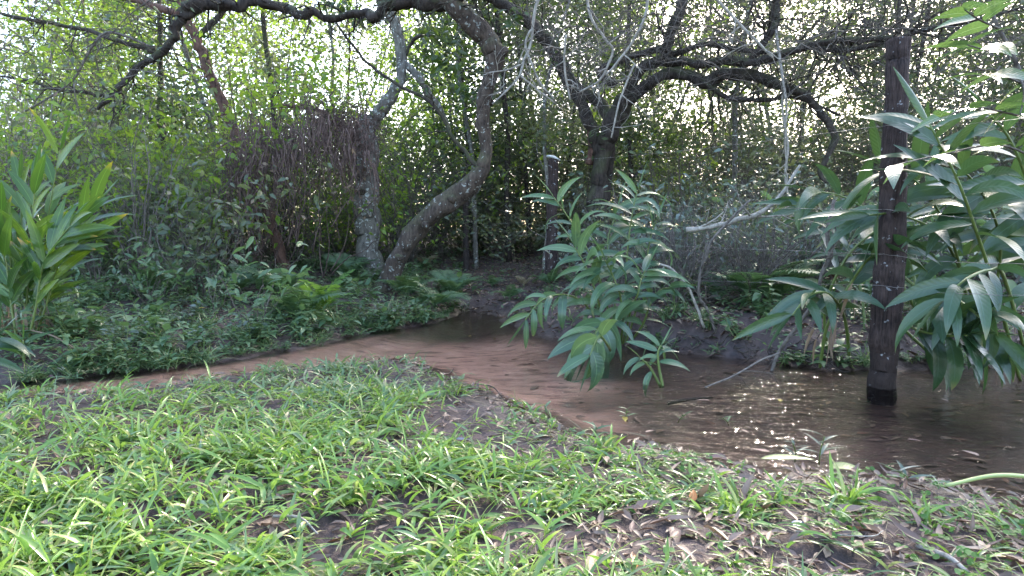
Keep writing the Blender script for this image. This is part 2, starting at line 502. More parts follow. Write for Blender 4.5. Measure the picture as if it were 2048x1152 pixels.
M['yellow_leaf'] = leaf_mat('yellow_leaf', [(0.42, 0.34, 0.06), (0.36, 0.25, 0.04)], (0.5, 0.4, 0.05), 0.25, 0.5, veins=True)
M['olive_leaf'] = leaf_mat('olive_leaf', [(0.20, 0.26, 0.075), (0.24, 0.27, 0.09)], (0.3, 0.35, 0.08), 0.25, 0.4, veins=True, tip=(0.30, 0.15, 0.04), tipstart=0.5)
M['tan_leaf'] = leaf_mat('tan_leaf', [(0.34, 0.24, 0.17), (0.29, 0.20, 0.15)], (0.35, 0.22, 0.12), 0.15, 0.6, veins=True)
M['brown_leaf'] = leaf_mat('brown_leaf', [(0.19, 0.11, 0.085), (0.15, 0.085, 0.066)], (0.3, 0.18, 0.1), 0.12, 0.6, veins=True)
M['blue_leaf'] = leaf_mat('dusky_blue_leaf', [(0.10, 0.12, 0.17), (0.13, 0.14, 0.20)], (0.15, 0.15, 0.2), 0.1, 0.35, veins=True)

# ------------------------------------------------------------------ the lie of the land
NEAR = [(-500, 846), (-200, 820), (60, 799), (160, 793), (300, 778), (420, 763), (560, 741), (700, 732), (800, 728), (850, 738), (890, 762), (970, 788), (1060, 822), (1110, 860), (1200, 890), (1320, 897), (1400, 922), (1500, 945), (1620, 952), (1750, 962), (1880, 976), (2048, 1000), (2300, 1040), (2700, 1100)]
FAR = [(2700, 745), (2300, 740), (2048, 736), (1850, 738), (1700, 740), (1600, 735), (1500, 722), (1400, 712), (1330, 705), (1250, 698), (1150, 688), (1060, 666), (1012, 650), (992, 634), (945, 622), (905, 630), (880, 645), (800, 657), (720, 672), (600, 697), (480, 718), (350, 736), (220, 752), (150, 759), (60, 765), (-200, 778), (-500, 790)]
near_w = np.array([G(*p)[:2] for p in NEAR])
far_w = np.array([G(*p)[:2] for p in FAR])
POLY = np.vstack([near_w, far_w])
def sdf(x, y):
    """metres from the stream's edge, negative in the water"""
    p = np.stack([np.ravel(x), np.ravel(y)], 1).astype(float)
    best = np.full(len(p), 1e9)
    inside = np.zeros(len(p), bool)
    n = len(POLY)
    for i in range(n):
        a, b = POLY[i], POLY[(i + 1) % n]
        ab = b - a
        t = np.clip(((p - a) @ ab) / max(ab @ ab, 1e-12), 0, 1)
        q = p - a - t[:, None] * ab
        best = np.minimum(best, (q * q).sum(1))
        c = (a[1] > p[:, 1]) != (b[1] > p[:, 1])
        xx = (b[0] - a[0]) * (p[:, 1] - a[1]) / (b[1] - a[1] if b[1] != a[1] else 1e-9) + a[0]
        inside ^= c & (p[:, 0] < xx)
    d = np.sqrt(best)
    return np.where(inside, -d, d).reshape(np.shape(x))
fs = far_w[np.argsort(far_w[:, 0])]
def is_far(x, y):
    ym = 0.5 * (np.interp(x, near_w[:, 0], near_w[:, 1]) + np.interp(x, fs[:, 0], fs[:, 1]))
    return (y > ym)
def H(x, y, fine=True):
    x = np.asarray(x, float); y = np.asarray(y, float)
    d = sdf(x, y)
    d = d + 0.06 * vnoise(x, y, 0.24, 3) + 0.03 * vnoise(x, y, 0.08, 4)
    far = is_far(x, y)
    ins = -0.012 - 0.085 * sstep(0, 0.45, -d) + 0.015 * vnoise(x, y, 0.3, 5) * sstep(0, .2, -d)
    near = 0.035 * sstep(0, 0.12, d) + 0.03 * sstep(0.1, 0.9, d)
    rb = sstep(0.2, 0.8, x)          # the right-hand far bank is steeper
    fb = (0.07 + 0.09 * rb) * sstep(0, 0.28, d) + 0.075 * np.clip(d, 0, 11) + 0.02 * sstep(0.1, 0.5, d)
    out = np.where(far, fb, near)
    amp = sstep(0, 0.4, d)
    out = out + amp * (0.03 * vnoise(x, y, 0.7, 1) + 0.016 * vnoise(x, y, 0.22, 2))
    z = np.where(d > 0, out, ins)
    if fine:
        z = z + np.where(d > 0, 0.010, 0.003) * vnoise(x, y, 0.06, 6) + np.where(d > 0, 0.006, 0.0) * vnoise(x, y, 0.028, 7)
    return z
def Hp(x, y):
    return float(H(np.array([x]), np.array([y]))[0])
YS = np.concatenate([np.linspace(0.9, 6, 260), np.linspace(6.05, 30, 240)])
def hit(px, py):
    """where the sight line through a photo pixel meets the ground"""
    d = ray(px, py)
    t = YS / d[1]
    x, z = d[0] * t, CAMH + d[2] * t
    hz = np.maximum(H(x, YS), 0)
    k = np.nonzero(z <= hz)[0]
    i = k[0] if len(k) else len(YS) - 1
    return np.array([x[i], YS[i], H(x[i:i + 1], YS[i:i + 1])[0]])

# ground sheet
def axis(lo, hi, n, c, s):
    a, b = np.arcsinh((lo - c) / s), np.arcsinh((hi - c) / s)
    return c + s * np.sinh(np.linspace(a, b, n))
gx = axis(-150, 150, 520, 0.0, 2.6)
gy = axis(-40, 260, 520, 2.6, 1.9)
X, Yg = np.meshgrid(gx, gy)
Z = H(X, Yg)
D = sdf(X, Yg)
FARM = is_far(X, Yg)
nx, ny = len(gx), len(gy)
i, j = np.meshgrid(np.arange(ny - 1), np.arange(nx - 1), indexing='ij')
k = i * nx + j
mb = MB()
mb.add(np.stack([X, Yg, Z], -1).reshape(-1, 3), np.stack([k, k + 1, k + nx + 1, k + nx], -1).reshape(-1, 4))
# where the bed is clean orange sand (left arm and the middle of the stream)
sand = sstep(0.05, 0.28, -D + .06 * vnoise(X, Yg, .2, 9)) * sstep(0.95, 0.0, X + 0.30 * vnoise(X, Yg, 0.4, 8)) * sstep(5.5, 4.9, Yg)
sand = np.maximum(sand, .8 * sstep(.02, .1, -D) * sstep(-.9, -1.3, X))
wet = sstep(0.25, -0.05, D)
mud = sstep(.32 + .12 * vnoise(X, Yg, .2, 71), .08, D) * (D > -.05)
m, nt, b, out = new_mat('soil')
geo = nd(nt, 'ShaderNodeNewGeometry')
pos = geo.outputs['Position']
asand = nd(nt, 'ShaderNodeAttribute', attribute_name='sand').outputs['Fac']
awet = nd(nt, 'ShaderNodeAttribute', attribute_name='wet').outputs['Fac']
n1 = noise(nt, pos, 3.0, 6, 0.6)
n2 = noise(nt, pos, 26, 6, 0.65)
n3 = noise(nt, pos, 90, 3, 0.6)
soil = ramp(nt, mth(nt, 'ADD', mth(nt, 'MULTIPLY', n1, 0.45), mth(nt, 'MULTIPLY', n2, 0.55)), [(0.30, (0.016, 0.0095, 0.009)), (0.5, (0.042, 0.026, 0.023)), (0.70, (0.10, 0.064, 0.057))])
wetc = ramp(nt, n2, [(0.3, (0.018, 0.009, 0.007)), (0.7, (0.075, 0.034, 0.023))])
c = mixc(nt, mth(nt, 'MULTIPLY', awet, 0.85), soil, wetc)
ms = nd(nt, 'ShaderNodeMapping')
ms.inputs['Scale'].default_value = (2.2, 6.0, 1)
ms.inputs['Rotation'].default_value = (0, 0, R(-14))
nt.links.new(pos, ms.inputs[0])
streak = noise(nt, ms.outputs[0], 2.4, 7, 0.62)
sandc = ramp(nt, streak, [(0.36, (0.16, 0.085, 0.062)), (0.46, (0.46, 0.265, 0.19)), (0.7, (0.60, 0.37, 0.275))])
amud = nd(nt, 'ShaderNodeAttribute', attribute_name='mud').outputs['Fac']
c = mixc(nt, mth(nt, 'MULTIPLY', amud, 0.8), c, ramp(nt, n2, [(0.35, (0.014, 0.009, 0.008)), (0.7, (0.05, 0.031, 0.028))]))
c = mixc(nt, asand, c, sandc)
nt.links.new(c, b.inputs['Base Color'])
nt.links.new(ramp(nt, mth(nt, 'MAXIMUM', awet, amud), [(0, (0.9,) * 3), (1, (0.42,) * 3)]), b.inputs['Roughness'])
bp = nd(nt, 'ShaderNodeBump')
bp.inputs['Strength'].default_value = 0.7
bp.inputs['Distance'].default_value = 0.015
nt.links.new(mth(nt, 'ADD', n2, mth(nt, 'MULTIPLY', n3, 0.4)), bp.inputs['Height'])
nt.links.new(bp.outputs[0], b.inputs['Normal'])
ground = mb.build('ground', m, attrs={'sand': sand, 'wet': wet, 'mud': mud})
tag(ground, 'dark brown earth floor of the wood with the stream bed cut into it', kind='structure')

# water: one sheet at level 0, running a little under the banks
wx = axis(-12, 12, 260, 0.6, 2.0)
wy = np.linspace(1.0, 7.0, 200)
WX, WY = np.meshgrid(wx, wy)
WD = sdf(WX, WY)
rip = 0.0022 * vnoise(WX, WY, 0.22, 12) + 0.0012 * vnoise(WX, WY, 0.09, 13)
nxw, nyw = len(wx), len(wy)
i, j = np.meshgrid(np.arange(nyw - 1), np.arange(nxw - 1), indexing='ij')
k = i * nxw + j
q = np.stack([k, k + 1, k + nxw + 1, k + nxw], -1).reshape(-1, 4)
keep = (WD.ravel()[q].min(1) < 0.12)
mb = MB()
mb.add(np.stack([WX, WY, rip], -1).reshape(-1, 3), q[keep])
m, nt, b, out = new_mat('stream_water')
nt.nodes.remove(b)
geo = nd(nt, 'ShaderNodeNewGeometry')
mp = nd(nt, 'ShaderNodeMapping')
mp.inputs['Scale'].default_value = (1.0, 1.9, 1)
mp.inputs['Rotation'].default_value = (0, 0, R(12))
nt.links.new(geo.outputs['Position'], mp.inputs[0])
w1 = noise(nt, mp.outputs[0], 5.5, 2, 0.5)
w2 = noise(nt, mp.outputs[0], 17, 2, 0.5)
# livelier over the shallow riffle on the right, calmer on the left arm
sx = nd(nt, 'ShaderNodeSeparateXYZ')
nt.links.new(geo.outputs['Position'], sx.inputs[0])
live = ramp(nt, mth(nt, 'MULTIPLY', mth(nt, 'ADD', sx.outputs[0], 2.0), 0.2), [(0.35, (0.25,) * 3), (0.62, (1,) * 3)])
bp = nd(nt, 'ShaderNodeBump')
bp.inputs['Distance'].default_value = 0.02
nt.links.new(mth(nt, 'MULTIPLY', live, 0.75), bp.inputs['Strength'])
nt.links.new(mth(nt, 'ADD', w1, mth(nt, 'MULTIPLY', w2, 0.40)), bp.inputs['Height'])
fr = nd(nt, 'ShaderNodeFresnel')
fr.inputs['IOR'].default_value = 1.33
nt.links.new(bp.outputs[0], fr.inputs['Normal'])
gl = nd(nt, 'ShaderNodeBsdfGlossy')
gl.inputs['Roughness'].default_value = 0.02
nt.links.new(bp.outputs[0], gl.inputs['Normal'])
tr = nd(nt, 'ShaderNodeBsdfTransparent')
tr.inputs[0].default_value = (0.97, 0.93, 0.89, 1)
mx = nd(nt, 'ShaderNodeMixShader')
nt.links.new(fr.outputs[0], mx.inputs[0])
nt.links.new(tr.outputs[0], mx.inputs[1])
nt.links.new(gl.outputs[0], mx.inputs[2])
nt.links.new(mx.outputs[0], out.inputs[0])
water = mb.build('water', m)
tag(water, 'shallow clear stream over orange sand, dark and glinting towards the right', kind='structure')

# ------------------------------------------------------------------ hero trees
SLIM = 0.66
t2 = None
def limb(parent, o, name, ctrl, mat, n=8, sides=12, lump=0.10, seed=1, wig=0.25, twig=None, label=None):
    mb = MB()
    pts, rad = limb_path(ctrl, n, wig, seed)
    rad = rad * (1.0 if mat is M['bark_pale'] else .84 if o is t2 else SLIM)
    tube(mb, pts, rad, sides, 0, lump, seed)
    if twig:
        g = np.random.default_rng(seed + 100)
        num, length, lev, up, gn = twig
        for _ in range(num):
            i = g.integers(2, len(pts) - 1)
            dd = norm(pts[i] - pts[i - 1])
            side = norm(np.cross(dd, g.normal(size=3)))
            grow(mb, pts[i], norm(dd * 0.5 + side), length * (0.6 + 0.8 * g.random()), min(rad[i] * 0.4, 0.012), lev, g, gn, up)
    ob = mb.build(name, mat, o, parent)
    if label: ob['label'] = label
    return ob, pts, rad

def knot(mb, c, r, axis, g, mi=0):
    """a stubby broken branch end"""
    axis = norm(axis)
    pts = np.array([np.asarray(c) + axis * r * t for t in (-0.6, 0.0, 0.6, 1.0, 1.25)])
    tube(mb, pts, np.array([0.75, 0.95, 0.85, 0.7, 0.35]) * r, 9, mi, 0.2, int(g.integers(1, 99)))

# 1. the bent leaning tree in the middle
b1 = hit(770, 582)
Y1 = b1[1]
t1 = thing('leaning_tree', 'crooked leaning tree with white lichen patches that bends like an elbow over the stream', 'tree', tuple(b1))
g = np.random.default_rng(5)
mb = MB()
ctrl = [(758, 604, Y1, 30), (774, 575, Y1, 22), (795, 520, Y1 - .05, 18.5), (830, 465, Y1 - .1, 19), (885, 412, Y1 - .2, 20), (935, 375, Y1 - .25, 20), (962, 342, Y1 - .3, 16.5), (972, 300, Y1 - .3, 13), (966, 240, Y1 - .35, 12.5), (970, 190, Y1 - .4, 14), (982, 150, Y1 - .45, 15), (988, 108, Y1 - .5, 19), (972, 78, Y1 - .5, 20), (940, 42, Y1 - .55, 20.5), (905, 5, Y1 - .6, 22), (880, -30, Y1 - .6, 22), (872, -110, Y1 - .6, 20), (890, -260, Y1 - .5, 14), (880, -420, Y1 - .4, 8)]
pts, rad = limb_path(ctrl, 10, 0.12, 3)
tube(mb, pts, rad, 18, 0, 0.075, 4)
knot(mb, P(1003, 104, Y1 - .52), 0.062, (0.8, -0.2, 0.35), g)
for kx, ky, kr, ka in ((958, 250, .042, (-1, -.6, .2)), (980, 205, .038, (1, -.5, .1)), (905, 400, .05, (-.4, -.8, .6)), (850, 450, .045, (.5, -.8, -.2)), (800, 515, .05, (-.7, -.6, .3)), (940, 52, .055, (.6, -.7, .3)), (968, 320, .04, (.3, -1, 0))):
    knot(mb, P(kx, ky, Y1 - .3), kr, ka, g)
mb.build('trunk', M['bark_main'], t1, b1)
limb(b1, t1, 'limb', [(885, 8, Y1 - .6, 22), (850, 5, Y1 - .55, 20), (780, 14, Y1 - .5, 20), (745, 34, Y1 - .45, 15), (720, 26, Y1 - .45, 12), (660, 40, Y1 - .45, 10.5), (622, 26, Y1 - .5, 13), (600, 30, Y1 - .5, 11), (520, 6, Y1 - .5, 14), (470, 12, Y1 - .55, 13), (440, 4, Y1 - .55, 16), (385, 14, Y1 - .6, 19), (355, 36, Y1 - .6, 17), (346, 75, Y1 - .65, 13), (325, 108, Y1 - .65, 13), (288, 128, Y1 - .65, 10), (250, 165, Y1 - .65, 10), (215, 198, Y1 - .65, 8.5), (197, 219, Y1 - .65, 5)], M['bark_dark'], 9, 14, 0.15, 7, 0.45, (44, 0.34, 2, -0.03, 0.28), 'mossy dark limb reaching left and ending in a broken tip')
limb(b1, t1, 'limb', [(362, 30, Y1 - .6, 12), (310, 12, Y1 - .55, 10), (250, -6, Y1 - .5, 9), (150, -40, Y1 - .4, 6)], M['bark_red'], 6, 8, 0.08, 8)
limb(b1, t1, 'limb', [(308, 106, Y1 - .65, 7), (250, 84, Y1 - .6, 6.5), (185, 64, Y1 - .55, 6), (120, 50, Y1 - .5, 5.5), (50, 37, Y1 - .5, 5), (-40, 20, Y1 - .4, 4)], M['bark_dark'], 8, 8, 0.08, 9, 0.4, (16, 0.35, 2, 0, 0.25))
limb(b1, t1, 'limb', [(212, 192, Y1 - .65, 5), (170, 186, Y1 - .65, 4.5), (115, 180, Y1 - .6, 4.5), (60, 162, Y1 - .6, 4), (-30, 150, Y1 - .5, 3)], M['bark_dark'], 8, 7, 0.08, 10, 0.5, (14, 0.35, 2, 0, 0.28))
limb(b1, t1, 'limb', [(310, 98, Y1 - .66, 4), (250, 72, Y1 - .7, 4), (215, 66, Y1 - .75, 4), (185, 90, Y1 - .8, 3.5), (150, 155, Y1 - .8, 3), (90, 200, Y1 - .8, 3), (50, 222, Y1 - .8, 2)], M['twig'], 7, 6, 0.05, 11, 0.4, (10, 0.3, 1, 0, 0.25))
limb(b1, t1, 'limb', [(956, 333, Y1 - .32, 8), (925, 300, Y1 - .3, 6.5), (895, 255, Y1 - .3, 6), (862, 205, Y1 - .3, 5.5), (800, 172, Y1 - .25, 5), (740, 130, Y1 - .2, 4.5), (700, 85, Y1 - .2, 4), (672, 45, Y1 - .2, 3)], M['bark_dark'], 8, 7, 0.06, 12, 0.4, (8, 0.3, 2, 0, 0.2), 'thin straight side branch slanting up to the left')
limb(b1, t1, 'limb', [(905, 20, Y1 - .6, 9), (930, -6, Y1 - .7, 8), (1010, -40, Y1 - .8, 7), (1150, -90, Y1 - 1, 4)], M['bark_dark'], 7, 7, 0.06, 13, 0.4, (10, 0.5, 2, -0.05, 0.2))
mb = MB()
g = np.random.default_rng(21)
for c in [(690, 10), (720, 32), (660, 5), (905, 130), (870, 115), (925, 95), (850, 60), (895, 70), (1030, 30), (780, -20), (930, 185), (865, 165)]:
    c3 = P(c[0], c[1], Y1 - .1 + g.normal() * .15)
    leaf_cloud(mb, c3, 0.14, 26, 0.10, 0.042, 0.8, 0, 0.5, 0.3, g, fine=True)
for k in range(11):   # crown above the picture
    c3 = P(g.uniform(300, 1350), g.uniform(-700, -70), Y1 + g.normal() * .9)
    leaf_cloud(mb, c3, 0.42, 60, 0.11, 0.05, 0.6, 0, 0.6, 0.2, g)
mb.build('foliage', M['dark_leaf'], t1, b1)
mb = MB()   # hair-fine strands of moss and dead twig under the mossy limb
for k in range(150):
    px = g.uniform(330, 900)
    c3 = P(px, np.interp(px, [330, 360, 520, 660, 780, 900], [80, 25, 10, 38, 14, 5]) + 8, Y1 - .5)
    w, _ = walk(c3, (g.normal() * .3, g.normal() * .3, -1), g.uniform(.05, .32), 0.035, 0.22, g)
    tube(mb, w, np.linspace(.0026, .0012, len(w)), 3)
mb.build('hanging_strands', M['twig_dark'], t1, b1)

mb = MB()
g = np.random.default_rng(22)
for _ in range(60):
    c3 = P(g.uniform(-80, 340), g.uniform(-60, 260) * g.random() ** .5, Y1 - g.uniform(.2, 1.4))
    grow(mb, c3, g.normal(size=3) * np.array([1, .5, .5]), g.uniform(.4, 1.0), g.uniform(.004, .008), 2, g, .15, 0.0, kids=(2, 4), sides=4)
mb.build('twigs', M['twig'], t1, b1)

# 2. the many-limbed dark tree on the right
Y2 = 8.0
b2 = P(1188, 540, Y2); b2[2] = Hp(b2[0], b2[1])
t2 = thing('spreading_tree', 'dark many-limbed tree whose long crooked boughs spread low towards the right', 'tree', tuple(b2))
D2 = Y2
def L2(ctrl, mat='bark_dark', **kw):
    c = [(a, b_, D2 + dy, r) for a, b_, dy, r in ctrl]
    return limb(b2, t2, kw.pop('name', 'limb'), c, M[mat], **kw)
L2([(1182, 570, 0, 42), (1186, 500, 0, 33), (1190, 455, 0, 27), (1194, 400, 0, 22), (1198, 350, 0, 19), (1206, 300, -.05, 20), (1220, 262, -.1, 20), (1234, 228, -.15, 20), (1250, 200, -.2, 18), (1278, 180, -.3, 16), (1302, 166, -.4, 14)], name='trunk', n=9, sides=14, seed=31, lump=.1)
L2([(1196, 310, 0, 14), (1188, 268, .05, 13), (1168, 215, .1, 14), (1140, 165, .1, 15), (1112, 112, .05, 15), (1080, 68, 0, 15), (1045, 32, -.1, 14), (1000, 5, -.2, 13), (950, -25, -.3, 12), (850, -120, -.4, 8)], n=8, seed=32, twig=(10, .8, 2, 0, .2))
L2([(1180, 330, .12, 10), (1186, 290, .12, 10), (1180, 240, .15, 9), (1163, 200, .18, 9), (1150, 172, .2, 8)], 'bark_red', n=7, seed=33, label='reddish strip-barked limb')
L2([(1225, 240, -.1, 14), (1205, 215, 0, 13), (1185, 196, .1, 12), (1150, 170, .1, 9)], n=6, seed=331)
L2([(1296, 168, -.4, 13), (1330, 150, -.5, 12), (1375, 150, -.6, 12), (1412, 165, -.7, 14), (1445, 150, -.8, 13), (1490, 148, -.9, 13), (1520, 155, -1, 13), (1565, 172, -1.1, 11), (1600, 186, -1.2, 10), (1620, 190, -1.2, 6)], n=8, seed=34, lump=.14, twig=(12, .6, 2, 0, .25))
L2([(1606, 185, -1.2, 9), (1632, 215, -1.2, 8), (1655, 245, -1.2, 9), (1670, 275, -1.2, 8), (1656, 310, -1.2, 7), (1640, 345, -1.2, 5), (1652, 365, -1.2, 3)], 'bark_dark', n=6, seed=35, label='drooping broken end of the long bough')
L2([(1240, 215, -.2, 12), (1262, 170, -.3, 12), (1290, 132, -.4, 11), (1340, 122, -.5, 11), (1400, 126, -.7, 10), (1460, 122, -.9, 10), (1510, 124, -1.1, 9), (1560, 108, -1.2, 10), (1620, 92, -1.3, 8), (1680, 80, -1.4, 8), (1740, 78, -1.5, 6), (1800, 74, -1.6, 5)], n=8, seed=36, lump=.12, twig=(26, .6, 2, .02, .25))
L2([(1312, 122, -.5, 9), (1330, 108, -.5, 13), (1336, 85, -.5, 12), (1345, 55, -.55, 11), (1360, 20, -.6, 10), (1372, -30, -.6, 8), (1400, -120, -.6, 6)], n=7, seed=37, twig=(14, .7, 2, 0, .25))
L2([(1500, 124, -1.05, 8), (1525, 90, -1.1, 8), (1548, 55, -1.1, 9), (1552, 20, -1.1, 9), (1540, -40, -1.1, 7), (1500, -140, -1, 5)], n=7, seed=38, twig=(16, .7, 2, 0, .25))
L2([(1230, 170, -.2, 10), (1200, 145, -.15, 9), (1240, 122, -.3, 8), (1310, 100, -.4, 8), (1350, 108, -.5, 7), (1410, 88, -.6, 6), (1470, 98, -.8, 6), (1540, 106, -1.1, 5)], n=7, seed=39, twig=(14, .6, 2, 0, .25))
L2([(1216, 262, -.05, 9), (1222, 300, .1, 9), (1218, 345, .15, 8), (1212, 400, .15, 9), (1212, 470, .15, 11)], n=6, seed=40)
L2([(1400, 160, -.7, 7), (1455, 195, -.8, 6), (1530, 200, -1, 5), (1590, 195, -1.1, 4), (1680, 230, -1.3, 3)], n=6, seed=42, twig=(10, .5, 2, 0, .25))
L2([(1620, 92, -1.3, 7), (1690, 100, -1.4, 7), (1760, 85, -1.5, 6), (1850, 60, -1.6, 5), (1950, 40, -1.7, 4), (2060, 10, -1.8, 3)], n=6, seed=43, twig=(28, .55, 2, .03, .25))
# pale bare twigs hanging in front
g = np.random.default_rng(44)
for ctrl in [[(1082, -20, -1.6, 3.5), (1068, 30, -1.6, 3.2), (1060, 90, -1.6, 3), (1046, 125, -1.6, 3), (1040, 150, -1.6, 2.5), (1020, 175, -1.6, 2), (985, 208, -1.6, 1.5)],
             [(1062, 60, -1.6, 2.5), (1052, 92, -1.6, 2.2), (1078, 160, -1.6, 2), (1110, 200, -1.6, 1.5)],
             [(1046, 128, -1.6, 2), (1010, 140, -1.6, 1.8), (978, 145, -1.6, 1.2)],
             [(1040, 150, -1.6, 2), (1070, 175, -1.6, 1.8), (1110, 205, -1.6, 1.2)],
             [(1172, -10, -1.8, 3), (1185, 40, -1.8, 3), (1212, 80, -1.8, 2.8), (1225, 105, -1.8, 2.6), (1200, 160, -1.8, 2.4), (1160, 183, -1.8, 2)],
             [(1295, -10, -2, 3), (1288, 40, -2, 3), (1260, 90, -2, 2.6), (1230, 130, -2, 2.4), (1212, 150, -2, 2)],
             [(1132, 70, -1.7, 2.4), (1128, 130, -1.7, 2.2), (1140, 200, -1.7, 2)],
             [(1268, 130, -2, 2), (1240, 200, -2, 2), (1222, 275, -2, 1.6)],
             [(1425, -10, -2.1, 3), (1500, 70, -2.1, 3), (1530, 100, -2.1, 2.4), (1545, 115, -2.1, 2)],
             [(1551, 56, -1.1, 3), (1560, 120, -1.4, 3), (1572, 210, -1.6, 2.4), (1570, 280, -1.6, 2), (1574, 340, -1.6, 1.6)]]:
    mb = MB()
    pts, rad = limb_path([(a, b_, D2 + dy, r) for a, b_, dy, r in ctrl], 7, 0.5, int(g.integers(99)))
    tube(mb, pts, rad, 5)
    for _ in range(5):
        i = g.integers(2, len(pts) - 1)
        grow(mb, pts[i], norm(pts[i] - pts[i - 1] + g.normal(size=3) * .8), g.uniform(.12, .4), rad[i] * .6, 1, g, .15, -.03)
    mb.build('bare_twig', M['twig_pale'], t2, b2)
# the thicket of fine dead twigs at the top right
mb = MB()
for _ in range(620):
    px = g.uniform(1080, 2100)
    c3 = P(px, g.uniform(-60, 70) + 190 * g.random() ** 2, D2 + g.uniform(-2.2, 2.0))
    d = g.normal(size=3) * np.array([1, .5, .35])
    grow(mb, c3, d, g.uniform(.4, 1.1), g.uniform(.003, .0075), 2, g, .18, 0.0, kids=(2, 5), sides=4)
mb.build('twigs', M['twig'], t2, b2)
mb = MB()
GAPS = ((1370, 1430), (1650, 1760), (1930, 2030))  # leaf-free openings shaped so bright sky mirrors in the stream
def in_gap(px):
    return any(a < px < b_ for a, b_ in GAPS)
k = 0
while k < 85:  # unseen leaf clusters added to darken the stream's reflection, thinned where sun must pass
    px = g.uniform(950, 2500)
    py = g.uniform(-900, 0)
    k += 1
    if in_gap(px) or (1480 < px < 1960 and py > -480 and g.random() < .92): continue
    c3 = P(px, py, D2 + g.normal() * 1.0 - .5)
    leaf_cloud(mb, c3, 0.36, 44, 0.11, 0.05, 0.8, 0, 0.6, 0.2, g)
for k in range(230):
    px = g.uniform(1000, 2080)
    py = g.uniform(-20, 300)
    if in_gap(px) and py > 90 or (1480 < px < 1960 and py < 60 and g.random() < .5): continue
    c3 = P(px, py, D2 + g.uniform(-.6, 3.0))
    leaf_cloud(mb, c3, 0.34, 24, 0.07, 0.03, 0.6, 0, 0.6, 0.2, g)
mb.build('foliage', M['dark_leaf'], t2, b2)

# 3. the grey stump-like trunk hung with dead vines
b4 = hit(742, 552)
Y4 = b4[1]
t4 = thing('pale_tree', 'thick grey-brown trunk with a hollow knot and a pale arm rising to the right', 'tree', tuple(b4))
limb(b4, t4, 'trunk', [(744, 570, Y4, 32), (741, 540, Y4, 25), (738, 480, Y4, 23), (733, 420, Y4, 23), (730, 370, Y4, 22), (732, 320, Y4, 22), (733, 280, Y4, 21), (731, 250, Y4, 17), (738, 232, Y4, 10)], M['bark_pale'], 9, 16, .08, 51)
limb(b4, t4, 'limb', [(735, 262, Y4, 14), (752, 232, Y4, 13), (775, 205, Y4, 12), (794, 175, Y4, 11), (803, 142, Y4, 11), (803, 110, Y4, 10), (796, 70, Y4, 10), (782, 30, Y4, 10), (760, -10, Y4, 9), (740, -120, Y4, 7)], M['bark_pale'], 8, 12, .08, 52, .25, (6, .5, 1, .05, .2), 'pale lichen-spotted arm')
limb(b4, t4, 'limb', [(804, 125, Y4, 8), (822, 140, Y4, 8), (845, 165, Y4, 8), (858, 190, Y4 + .1, 7), (880, 215, Y4 + .2, 5), (900, 260, Y4 + .3, 3)], M['bark_pale'], 6, 8, .1, 53)
limb(b4, t4, 'limb', [(812, 110, Y4, 5), (820, 90, Y4, 5), (835, 75, Y4 - .1, 5), (852, 68, Y4 - .1, 4.5), (868, 74, Y4 - .1, 3.5)], M['bark_dark'], 6, 7, .1, 54)
limb(b4, t4, 'limb', [(724, 300, Y4, 14), (706, 272, Y4 - .05, 13), (680, 248, Y4 - .1, 11), (650, 228, Y4 - .1, 9), (610, 214, Y4 - .1, 7), (560, 212, Y4 - .05, 5)], M['bark_red'], 6, 9, .1, 55)
mb = MB()
g = np.random.default_rng(56)
c = P(723, 384, Y4 - 0.13)
th = np.linspace(0, 2 * np.pi, 15)
tube(mb, c + np.stack([np.cos(th) * .045, np.zeros(15), np.sin(th) * .03], 1), .014, 6, 0, .2)
tube(mb, np.array([c + [0, .06, 0], c + [0, -.004, 0]]), [.03, .034], 8)
mb.build('hollow_knot', M['bark_dark'], t4, b4)
mb = MB()
for k in range(6):
    c3 = P(g.uniform(450, 1000), g.uniform(-600, 10), Y4 + g.normal() * .5)
    leaf_cloud(mb, c3, .4, 46, .10, .05, .6, 0, .6, .2, g)
mb.build('foliage', M['mid_leaf'], t4, b4)

# 4. the dark straight trunk leaning from the upper left
b3 = hit(572, 545)
Y3 = b3[1]
t3 = thing('slanting_tree', 'dark reddish trunk slanting down from upper left into the vine curtain', 'tree', tuple(b3))
limb(b3, t3, 'trunk', [(575, 560, Y3, 20), (560, 505, Y3, 18), (540, 440, Y3, 17), (512, 365, Y3, 16), (485, 300, Y3, 15), (462, 252, Y3, 14), (442, 205, Y3, 14), (422, 155, Y3, 14), (402, 105, Y3, 14), (385, 62, Y3, 15), (365, 20, Y3, 14), (345, -60, Y3, 13), (310, -240, Y3, 9)], M['bark_red'], 8, 12, .09, 61, .2, (6, .6, 2, .02, .2))
limb(b3, t3, 'limb', [(392, 75, Y3, 9), (420, 50, Y3, 8), (450, 20, Y3, 7), (480, -30, Y3, 5)], M['bark_dark'], 6, 8, .1, 62)
mb = MB()
for k in range(4):
    c3 = P(g.uniform(100, 600), g.uniform(-600, -30), Y3 + g.normal() * .6)
    leaf_cloud(mb, c3, .45, 46, .10, .05, .6, 0, .6, .2, g)
mb.build('foliage', M['mid_leaf'], t3, b3)

